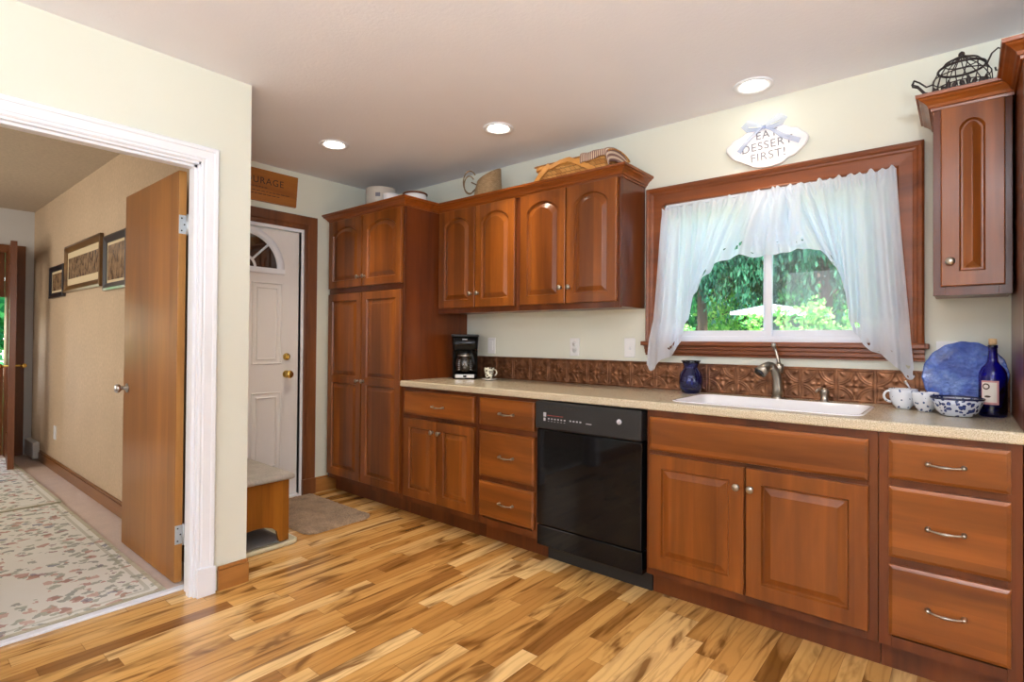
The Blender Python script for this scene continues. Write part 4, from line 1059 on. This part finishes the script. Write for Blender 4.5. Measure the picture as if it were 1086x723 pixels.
# wicker pitcher
t = thing('wicker_pitcher', 'pale woven wicker pitcher on top of the wall cabinet near the pantry', 'pitcher', (-2.50, -.20, ZT))
c = Vector((-2.545, -.20, ZT)); m = MB(); NS = 40; rings = []
sp = Vector((.82, .57, 0)).normalized()
def pit(r, h, k, w=0):
    a = 2*math.pi*k/NS; d = Vector((math.cos(a), math.sin(a), 0)); f = max(0, d.dot(sp)); hh = h
    if h > .10: hh = h+(h-.10)/.09*(.042*d.dot(sp)+.012*f**4)
    return tuple(c+d*(r+.012*f*f*(h/.19)-w)+Vector((0, 0, hh)))
prof = [(.094, 0), (.100, .01), (.098, .05), (.090, .10), (.082, .145), (.078, .185)]
for r, h in prof: rings.append([pit(r, h, k) for k in range(NS)])
for r, h in prof[::-1]: rings.append([pit(r, h+.002, k, .005) for k in range(NS)])
vsn = sum(len(q) for q in rings); uvs = []
for i, ring in enumerate(rings):
    for k in range(NS): uvs.append((k/NS*.5, ring[k][2]-ZT))
m.loops(rings, True, True, True, 0, True, uv=uvs); obj('pitcher_body', m, 'rattan', t)
m = MB()
for off, sz in ((0, 1.), (.012, .80)):
    pts = []
    for k in range(25):
        a = R(38+284*k/24); pts.append(tuple(c+sp*(-.128+.046*sz*math.cos(a))+Vector((.6*off, -off, .150+.078*sz*math.sin(a)-off*2))))
    m.tube(pts, .0045, 8)
m.tube([tuple(c-sp*.080+Vector((0, 0, .130))), tuple(c-sp*.118+Vector((0, 0, .150)))], .0045, 8)
m.tube([tuple(c-sp*.094+Vector((0, 0, .02))), tuple(c-sp*.125+Vector((0, 0, .045)))], .0045, 8)
obj('handle', m, 'rattan', t)

# picnic basket lying on the cabinet
t = thing('picnic_basket', 'golden woven splint basket on top of the wall cabinet by the window', 'basket', (-1.80, -.18, ZT))
bx0, bx1 = -2.065, -1.535; by0, by1 = -.300, -.05
m = MB()
def bask(u, v):
    # u around the perimeter, v height
    return None
per = rrect(bx0+.03, bx1-.03, by0+.02, by1, .03, 4)
def ringz(exp, z): 
    q = rrect(bx0+.03-exp, bx1-.03+exp, by0+.02-exp, by1+exp*.3, .03+exp*.3, 4); return [(x, y, z) for x, y in q]
rings = [ringz(0, ZT), ringz(.010, ZT+.05), ringz(.022, ZT+.112)]
n_ = len(rings[0]); uvs = []
for i, ring in enumerate(rings):
    L = 0
    for k in range(n_):
        uvs.append((L, i*.055)); a, b_ = ring[k], ring[(k+1) % n_]; L += math.hypot(a[0]-b_[0], a[1]-b_[1])
m.loops(rings, True, True, True, 0, False, uv=uvs); obj('basket_body', m, 'wicker', t)
m = MB(); zr = ZT+.112
rim0 = ringz(.022, zr-.012); rim1 = ringz(.028, zr-.010); rim2 = ringz(.028, zr+.010); rim3 = ringz(.018, zr+.012)
m.loops([rim0, rim1, rim2, rim3], True, False, False, 0, False); obj('rim', m, 'splint', t)
m = MB()   # two flat lids, slightly humped
NL = 12
for xa, xb in ((bx0+.004, -1.80), (-1.79, bx1-.004)):
    def lid(u, v, xa=xa, xb=xb): return (xa+(xb-xa)*u, by0-.006+(by1-by0+.01)*v, zr+.012+.030*math.sin(math.pi*v)**.7)
    m.grid(lid, 10, NL, 0, True, lambda u, v, xa=xa, xb=xb: (xa+(xb-xa)*u, v*.26))
obj('lid', m, 'wicker', t, solid=.008)
m = MB()
def strap(P, w=.013, th=.006):
    rings = []
    for k, p in enumerate(P):
        p = Vector(p); q = Vector(P[min(k+1, len(P)-1)])-Vector(P[max(0, k-1)]); q.normalize(); nrm = Vector((0, -1, .15)).normalized(); s_ = q.cross(nrm).normalized()*w
        rings.append([tuple(p+s_), tuple(p+s_+nrm*th), tuple(p-s_+nrm*th), tuple(p-s_)])
    m.loops(rings, True, True, True, 0, False)
strap([(bx0+.01, by0-.010, ZT+.015), (bx0+.065, by0-.014, ZT+.070), (bx0+.125, by0-.010, ZT+.118)], .018)
strap([(bx0+.13, by0-.012, ZT+.100), (-1.86, by0-.016, ZT+.118), (-1.80, by0-.014, ZT+.124)], .013)
strap([(-1.80, by0-.014, ZT+.124), (-1.72, by0-.016, ZT+.085), (-1.62, by0-.014, ZT+.03)], .014)
obj('handle', m, 'splint', t)
m = MB()
def clo(u, v):
    x = -1.715+.205*u; over = max(0, x+1.548)
    if v < .3: y = by0-.022; z = zr+.018-(.3-v)/.3*.050*(1-.5*u)
    else:
        q = (v-.3)/.7; y = by0-.020+(by1-by0+.010)*q; z = zr+.020+.030*math.sin(math.pi*q)**.7
    return (x-over*.35, y-.002*math.sin(u*22), z+.0025*math.sin(u*13+v*6)-over*2.2)
m.grid(clo, 24, 20, 0, True, lambda u, v: (u*.19, v*.25))
tag(obj('cloth', m, 'cloth', solid=.004), 'brown striped cloth draped over the right end of the golden basket', 'cloth')

# wire teapot
t = thing('wire_teapot', 'dark wire teapot on top of the narrow right wall cabinet', 'teapot', (.01, -.18, ZT))
c = Vector((-.012, -.20, ZT+.002)); m = MB()
def circ(r, z, rad=.0028, n=36): m.tube([tuple(c+Vector((r*math.cos(2*math.pi*k/n), r*math.sin(2*math.pi*k/n), z))) for k in range(n+1)], rad, 6)
prof = [(.060, 0), (.085, .020), (.094, .065), (.090, .110), (.074, .145), (.054, .168), (.020, .186), (.0, .190)]
for r, z in ((.060, 0), (.085, .020), (.094, .065), (.090, .110), (.074, .145), (.054, .168)): circ(r, z, .0045 if z in (0, .145) else .0022)
for k in range(14):
    a = 2*math.pi*k/14; m.tube([tuple(c+Vector((r*math.cos(a+.12*i), r*math.sin(a+.12*i), z))) for i, (r, z) in enumerate(prof)], .002, 5)
m.lathe([(.001, .014), (.009, .008), (.011, 0), (.006, -.010), (.001, -.012)], tuple(c+Vector((0, 0, .198))), 14)
obj('wire_body', m, 'iron', t)
m = MB()
for s in (-1, 1):
    m.tube([tuple(c+Vector((-.088, -.015+s*.014, .055))), tuple(c+Vector((-.115, -.02+s*.013, .068))), tuple(c+Vector((-.138, -.025+s*.010, .100))), tuple(c+Vector((-.156, -.03+s*.012, .108)))], .0032, 6)
m.tube([tuple(c+Vector((-.088, -.015, .100))), tuple(c+Vector((-.11, -.02, .094))), tuple(c+Vector((-.132, -.025, .116))), tuple(c+Vector((-.150, -.03, .128)))], .0032, 6)
m.tube([tuple(c+Vector((-.156, -.042, .108))), tuple(c+Vector((-.156, -.018, .108))), tuple(c+Vector((-.150, -.03, .128))), tuple(c+Vector((-.156, -.042, .108)))], .0032, 6)
obj('spout', m, 'iron', t)
m = MB(); m.tube([tuple(c+Vector(p)) for p in ((.076, .0, .140), (.090, 0, .175), (.108, 0, .190), (.122, 0, .180), (.122, 0, .13), (.112, 0, .105), (.102, 0, .105), (.100, 0, .118))], .0032, 8); obj('handle', m, 'iron', t)
m = MB()
for a0 in (-2.0, -1.35, -.7, -2.7):
    for s, L_ in ((-1, .022), (0, .034), (1, .022)):
        a = a0+s*.16; p = c+Vector((.094*math.cos(a), .094*math.sin(a), .045)); d_ = Vector((-math.sin(a)*s*.5, math.cos(a)*s*.5, 1)).normalized()
        m.tube([tuple(p-d_*.012), tuple(p+d_*L_*.5), tuple(p+d_*L_)], [.004, .009, .001], 6)
obj('leaf_ornaments', m, 'iron', t)

# shell sign with bow
t = thing('wall_sign', 'white shell-shaped sign reading eat dessert first above the window', 'sign', (-.79, -.01, 2.08))
SP = [(-.985, 2.205), (-.968, 2.178), (-.940, 2.148), (-.915, 2.140), (-.900, 2.128), (-.868, 2.112), (-.845, 2.095), (-.79, 2.086), (-.735, 2.090), (-.700, 2.100), (-.682, 2.118), (-.650, 2.126), (-.622, 2.150), (-.598, 2.172), (-.588, 2.200), (-.596, 2.222), (-.620, 2.238), (-.640, 2.262), (-.672, 2.268), (-.700, 2.290), (-.745, 2.300), (-.80, 2.306), (-.85, 2.300), (-.885, 2.286), (-.915, 2.268), (-.945, 2.262), (-.965, 2.240), (-.985, 2.228)]
SPs = smooth_poly(SP+[SP[0]], 1)[:-1]; cxm = -.788; czm = 2.195
m = MB(); 
def sc_(k, y): return [(cxm+(x-cxm)*k, y, czm+(z-czm)*k) for x, z in SPs]
m.loops([sc_(.97, -.004), sc_(1, -.010), sc_(1, -.018), sc_(.97, -.023), sc_(.5, -.024)], True, True, True, 0, False)
obj('board', m, 'porcelain', t)
tilt_ = R(3)
def plc(cx, cz): return lambda u, v, w: (cx+u*math.cos(tilt_)-v*math.sin(tilt_), -.0245-w, cz+v*math.cos(tilt_)+u*math.sin(tilt_))
lt = MB()
for s, sz, cx, cz in (('EAT', .056, -.782, 2.238), ('DESSERT', .058, -.782, 2.183), ('FIRST!', .058, -.775, 2.128)):
    q = text_mb(s, sz, plc(cx, cz), .0015, spacing=1.12); lt.add(q.v, q.f)
obj('lettering', lt, 'greyink', t)
# bow
def ribbon(P, w, tw=0.):
    m = MB(); rings = []
    for k, p in enumerate(P):
        p = Vector(p); q = Vector(P[min(k+1, len(P)-1)])-Vector(P[max(0, k-1)]); q.normalize(); s_ = q.cross(Vector((0, 1, 0))).normalized()
        ww = w[k]; rings.append([tuple(p+s_*ww+Vector((0, -.004*math.sin(k), 0))), tuple(p), tuple(p-s_*ww)])
    m.loops(rings, False, False, False, 0, True); return m
B = MB(); kx, kz = -.792, 2.292
for s in (-1, 1):
    P = [(kx, -.034, kz), (kx+s*.035, -.044, kz+.016), (kx+s*.075, -.046, kz+.030), (kx+s*.095, -.040, kz+.018), (kx+s*.080, -.034, kz+.002), (kx+s*.035, -.032, kz-.004), (kx, -.032, kz)]
    q = ribbon(P, [.005, .012, .019, .018, .013, .009, .005]); B.add(q.v, q.f, 0, True)
    P = [(kx, -.034, kz), (kx+s*.04, -.036, kz-.022), (kx+s*.085, -.034, kz-.062), (kx+s*(.125 if s < 0 else .165), -.030, kz-.105)]
    q = ribbon(P, [.004, .008, .011, .013]); B.add(q.v, q.f, 0, True)
B.lathe([(.001, .010), (.008, .006), (.010, 0), (.008, -.006), (.001, -.010)], (kx, -.036, kz), 14, axis='y')
obj('ribbon_bow', B, 'ribbon', t, 'sheer pale blue bow', recalc=False)

# wooden word sign over the door
t = thing('wooden_sign', 'stained wooden plaque with carved lettering above the entry door', 'sign', (XF+.01, -1.1, 2.17))
def sg(y, z): return (y+(z-2.285)*.06, z)   # hangs a little crooked
y0s, y1s = -1.62, -.882
m = MB(); poly = [sg(y0s, 2.172), sg(y1s, 2.172), sg(y1s, 2.400), sg(y0s, 2.400)]
m.prism(poly, 'x', XF+.001, XF+.022); obj('board', m, 'sign_wood', t)
q = text_mb('COURAGE', .066, lambda u, v, w: (XF+.0225+w, -1.156+u, 2.298+v), .0015, spacing=1.12); obj('lettering', q, 'ink', t)
rs = random.Random(4)
for z, a, bnd in ((2.272, -1.24, -1.13), (2.244, -1.50, -.95), (2.222, -1.48, -1.02)):
    y = a; m = MB()
    while y < bnd:
        w = rs.uniform(.010, .03); m.box(XF+.0218, XF+.0228, y, y+w+.0005, z-.0025, z+.0025); m.box(XF+.0218, XF+.0222, y+w, y+w+.008, z-.0006, z+.0002); y += w+.008
    obj('line_of_small_print', m, 'ink', t)

# ------------------------------------------------------------------ entry step, tray, rug
t = thing('step_stool', 'wooden step bench with a grey carpeted top beside the entry door', 'step', (-3.35, -1.53, 0))
bxa, bxb, bya, byb, bh = -3.62, -3.050, -1.735, -1.355, .385
BB = .018
b = MB(); b.box(bxa, bxb+.038, bya, byb+.022, bh-.010, bh+.022, bev=.012); obj('carpet_top', b, 'step_carpet', t)
arch_ = []
def side(x0, x1):
    P = [(bya, BB), (bya+.055, BB)]
    for k in range(9):
        a = math.pi*k/8; P.append((bya+.19-.130*math.cos(a), BB+.02+.085*math.sin(a)**.7))
    P += [(byb-.055, BB), (byb, BB), (byb, bh-.010), (bya, bh-.010)]
    m = MB(); m.prism(P, 'x', x0, x1); return m
obj('side_board', side(bxb-.022, bxb), 'pine', t); obj('side_board', side(bxa, bxa+.022), 'pine', t)
obj('riser_board', box(bxa+.022, bxb-.022, byb-.02, byb-.002, .09, bh-.010), 'pine', t)
t = thing('boot_tray', 'cream-rimmed tray on the floor under the wooden step bench', 'tray', (-3.35, -1.54, 0))
m = MB(); o1 = rrect(-3.70, -2.990, -1.742, -1.315, .05)
def rz(i, z): return [(x, y, z) for x, y in rrect(-3.70+i, -2.990-i, -1.742+i, -1.315-i, max(.012, .05-i))]
m.loops([rz(.006, .001), rz(0, .006), rz(0, .024), rz(.006, .028), rz(.014, .024), rz(.022, .010)], True, True, True, 0, True); obj('tray_rim', m, 'tray_cream', t)
obj('mat_insert', box(-3.64, -3.062, -1.70, -1.36, .0102, .0165, bev=.002), 'mat_grey', t)
m = MB(); P = rrect(-3.835, -3.045, -1.235, -.758, .075, 8); rnd = random.Random(5)
NR = 90; NY = 56; vs = []
def rugz(x, y):
    ex = min(x+3.835, -3.045-x); ey = min(y+1.235, -.758-y); return min(1, min(ex, ey)/.02)
def inside(x, y):
    r = .075; cx = min(max(x, -3.835+r), -3.045-r); cy = min(max(y, -1.235+r), -.758-r); d = math.hypot(x-cx, y-cy)
    if d > r: x = cx+(x-cx)*r/d; y = cy+(y-cy)*r/d
    return x, y
def rugf(u, v):
    x, y = inside(-3.835+.79*u, -1.235+.477*v); e = min(u*.79, (1-u)*.79, v*.477, (1-v)*.477)
    z = .002+(.015+rnd.uniform(-.005, .006))*min(1, e/.012)
    return (x+rnd.uniform(-.003, .003), y+rnd.uniform(-.003, .003), z)
m.grid(rugf, 150, 90); tag(obj('shaggy_mat', m, 'brown_rug', recalc=False), 'brown shaggy mat on the wooden floor by the entry door', 'mat')

# ------------------------------------------------------------------ hall contents
def floral_rug(x0, x1, y0, y1, z, label):
    m = MB(); nx, ny = 60, 30
    m.grid(lambda u, v: (x0+(x1-x0)*u, y0+(y1-y0)*v, z+.009), nx, ny, 0, False, lambda u, v: ((x1-x0)*u+x0, (y1-y0)*v))
    k = len(m.v); m.box(x0, x1, y0, y1, z, z+.008)
    o = obj('floral_rug', m, 'floral', recalc=False)
    at = o.data.attributes.new('edge', 'FLOAT', 'POINT')
    for i, v in enumerate(m.v): at.data[i].value = min(v[0]-x0, x1-v[0], v[1]-y0, y1-v[1])
    return tag(o, label, 'rug', 'ivory floral rugs in the hallway')
floral_rug(-5.02, -2.886, -3.25, -2.045, .0065, 'ivory floral rug filling the hallway doorway, nearest the kitchen')
floral_rug(-7.10, -4.93, -3.25, -2.045, .017, 'ivory floral rug farther down the hallway, overlapping the nearer one')
def picture(x0, x1, z0, z1, fw_, mf, mprint, label, matw=0, lean=.0, band=None):
    t = thing('framed_picture', label, 'picture', ((x0+x1)/2, -1.86, z0), 'framed pictures on the hallway wall')
    y = -1.8505; m = MB()
    casing(m, [(x0, z0), (x1, z0), (x1, z1), (x0, z1), (x0, z0)], [(0, .002), (0, .024), (fw_*.3, .028), (fw_, .016), (fw_, .002)], lambda a, z, d: (a, y-d, z))
    obj('frame', m, mf, t)
    obj('backing', box(x0+.002, x1-.002, y-.010, y-.0005, z0+.002, z1-.002), 'mat_board' if matw else mprint, t)
    if matw:
        if band: obj('print', box(x0+fw_+.03, x1-fw_-.03, y-.0115, y-.0095, band[0], band[1]), mprint, t)
        else: obj('print', box(x0+fw_+matw, x1-fw_-matw, y-.0115, y-.0095, z0+fw_+matw, z1-fw_-matw), mprint, t)
picture(-6.42, -5.90, 1.535, 1.815, .045, 'frame_black', 'print_small', 'small dark-framed picture farthest down the hallway wall', .02)
picture(-5.86, -4.80, 1.560, 1.945, .055, 'birdframe', 'print_sepia', 'wide wood-framed picture with a sepia strip on the hallway wall', .06, band=(1.67, 1.84))
picture(-4.72, -4.20, 1.520, 1.905, .050, 'frame_black', 'print_small', 'dark-framed picture partly hidden by the open hallway door', .02)
t = thing('baseboard_heater', 'small cream baseboard heater low in the far corner of the hallway', 'heater', (-6.95, -1.88, 0))
obj('heater_cover', box(-7.22, -6.83, -1.905, -1.852, .02, .175, bev=.008), 'plastic_white', t)

# ------------------------------------------------------------------ outside
tag(obj('lawn', box(-25, 12, .3, 26, -1.0, -.9), 'grass'), 'strip of green lawn outside the kitchen window', 'lawn')['kind'] = 'structure'
def leaves(name, mat, cfun, n, size, parent, seed, droop=0.):
    rs = np.random.RandomState(seed); C = cfun(rs, n); n = len(C)
    d = rs.normal(size=(n, 3)); d[:, 2] -= droop*3; d /= np.linalg.norm(d, axis=1)[:, None]
    e = rs.normal(size=(n, 3)); e -= d*(e*d).sum(1)[:, None]; e /= np.linalg.norm(e, axis=1)[:, None]
    L = size*(.6+.8*rs.rand(n))[:, None]; w = .42 if droop < .5 else .16
    V = np.stack([C, C+d*L*.5+e*L*w, C+d*L, C+d*L*.5-e*L*w], 1).reshape(-1, 3)
    me = bpy.data.meshes.new(name); c0 = V.mean(0)
    me.vertices.add(len(V)); me.vertices.foreach_set('co', (V-c0).ravel()); me.loops.add(len(V)); me.loops.foreach_set('vertex_index', np.arange(len(V)))
    me.polygons.add(n); me.polygons.foreach_set('loop_start', np.arange(n)*4); me.polygons.foreach_set('loop_total', np.full(n, 4))
    me.update(calc_edges=True); at = me.attributes.new('tone', 'FLOAT', 'POINT')
    at.data.foreach_set('value', np.repeat(rs.rand(n), 4).astype('f')); me.materials.append(M[mat])
    o = bpy.data.objects.new(name, me); link(o, parent, Vector(c0.tolist())); return o
def blobs(centers, rx):
    def f(rs, n):
        cs = np.array(centers); k = rs.randint(len(cs), size=n); d = rs.normal(size=(n, 3)); d /= np.linalg.norm(d, axis=1)[:, None]
        return cs[k, :3]+d*(cs[k, 3]*(.55+.5*rs.rand(n)))[:, None]
    return f
def tree(label, x, y, h, mat, seed, n=9000, spread=1.6, leaf=.11, nb=26, low=.15, droop=0.):
    t = thing('garden_tree', label, 'tree', (x, y, -.9)); rs = random.Random(seed)
    m = MB(); m.tube([(x, y, -.9), (x+.05, y, h*.3), (x, y+.05, h*.6), (x, y, h*.9)], [.16, .13, .09, .03], 10)
    cs = []
    for k in range(nb):
        z = -.9+(h+.9)*(low+(1-low)*rs.random()); a = rs.uniform(0, 6.28); r = spread*(1-.55*max(0, (z/h))**1.5)*rs.uniform(.3, 1)
        p = (x+r*math.cos(a), y+r*math.sin(a), z); cs.append((*p, rs.uniform(.30, .62)*spread/1.6))
        m.tube([(x, y, max(-.5, z-.5)), ((x+p[0])/2, (y+p[1])/2, z-.15), p], [.04, .03, .01], 5)
    obj('trunk', m, 'bark', t)
    leaves('foliage', mat, blobs(cs, 1), n, leaf, t, seed, droop)
    return t
def willow(label, x, y, h, seed, n=11000, spread=1.7, mat='leaf_dark'):
    t = thing('garden_tree', label, 'tree', (x, y, -.9)); rs = random.Random(seed)
    m = MB(); m.tube([(x, y, -.9), (x+.05, y, h*.4), (x, y, h)], [.09, .07, .03], 10); strands = []
    for k in range(260):
        a = rs.uniform(0, 6.28); r = spread*math.sqrt(rs.random()); top = h*(1.-.25*(r/spread)**2); L = rs.uniform(.5, 1.5); sx, sy = x+r*math.cos(a), y+r*math.sin(a)
        strands.append((sx, sy, top, L))
    for s in strands[::3]: m.tube([(x, y, h*.8), ((x+s[0])/2, (y+s[1])/2, s[2]+.1), (s[0], s[1], s[2])], [.03, .02, .008], 5)
    obj('trunk', m, 'bark', t)
    def f(rs2, n):
        S_ = np.array(strands); k = rs2.randint(len(S_), size=n); q = rs2.rand(n)
        P = np.stack([S_[k, 0], S_[k, 1], S_[k, 2]-q*S_[k, 3]], 1); return P+rs2.normal(size=(n, 3))*np.array([.035, .035, .03])
    leaves('foliage', mat, f, n, .08, t, seed, 1.2); return t
# near shrubs, mid-distance trees, and a dense screen behind; seen up-left through the window
tree('bright lime leafy tree seen through the left window pane', -3.5, 5.4, 3.4, 'leaf_lime', 1, 24000, 1.5, .06)
willow('dark drooping tree with hanging branches seen through the left window pane', -2.85, 4.5, 3.35, 2, 30000, 1.05)
willow('dark drooping evergreen seen through the right window pane', -1.35, 4.6, 3.7, 3, 30000, .95)
tree('mid-green leafy tree behind the drooping evergreen', -1.9, 7.4, 4.6, 'leaf_green', 4, 22000, 1.9, .08)
tree('tall lime green tree farthest left outside the window', -6.2, 7.0, 4.2, 'leaf_lime', 5, 20000, 2.0, .08)
tree('leafy green tree standing right outside the right pane', .5, 6.2, 4.4, 'leaf_green', 6, 20000, 1.8, .08)
tree('big green tree forming the backdrop of the garden', -4.6, 9.6, 6.5, 'leaf_green', 7, 40000, 3.2, .13, 60)
tree('wide dense green tree at the very back of the garden', -.2, 11.0, 6.5, 'leaf_green', 12, 40000, 3.2, .13, 60)
for i, (x, y, h, lab) in enumerate(((-2.75, 3.1, 1.22, 'low bright shrub under the left window pane'), (-1.05, 2.6, 1.40, 'young leafy shrub with upright shoots under the right window pane'), (-3.9, 3.5, 1.45, 'bright shrub at the lower left corner of the window'))):
    t = thing('garden_shrub', lab, 'shrub', (x, y, -.9)); m = MB(); rs = random.Random(40+i); cs = []
    for k in range(22):
        a = rs.uniform(0, 6.28); r = rs.uniform(.05, .62); hh = h*rs.uniform(.75, 1.12); p = (x+r*math.cos(a), y+r*math.sin(a), hh)
        m.tube([(x, y, -.9), (x+r*.6*math.cos(a), y+r*.6*math.sin(a), hh*.4), p], [.015, .01, .004], 5)
        for q in range(7): cs.append((x+r*(.6+.4*q/6)*math.cos(a), y+r*(.6+.4*q/6)*math.sin(a), hh*(.35+.65*q/6), .085))
    obj('stem', m, 'bark', t); leaves('foliage', 'leaf_lime', blobs(cs, 1), 10000, .042, t, 50+i)
t = thing('garden_shed', 'small garden shed with a pale roof glimpsed through the left window pane', 'shed', (-1.75, 3.9, -.9))
sx0, sx1, sy0, sy1 = -1.97, -1.30, 3.55, 4.3
obj('shed_wall', box(sx0+.1, sx1-.1, sy0+.1, sy1, -.9, 1.50), 'shed', t)
m = MB(); m.prism([(sx0-.12, 1.50), (sx0-.12, 1.535), ((sx0+sx1)/2, 1.61), (sx1+.1, 1.52), (sx1+.1, 1.47)], 'y', sy0-.1, sy1+.1); obj('roof', m, 'shed_roof', t)
# greenery seen through the hall's end door
tree('green tree outside the far hallway door', -10.3, -2.5, 3.4, 'leaf_green', 9, 6000, 1.5, .13)
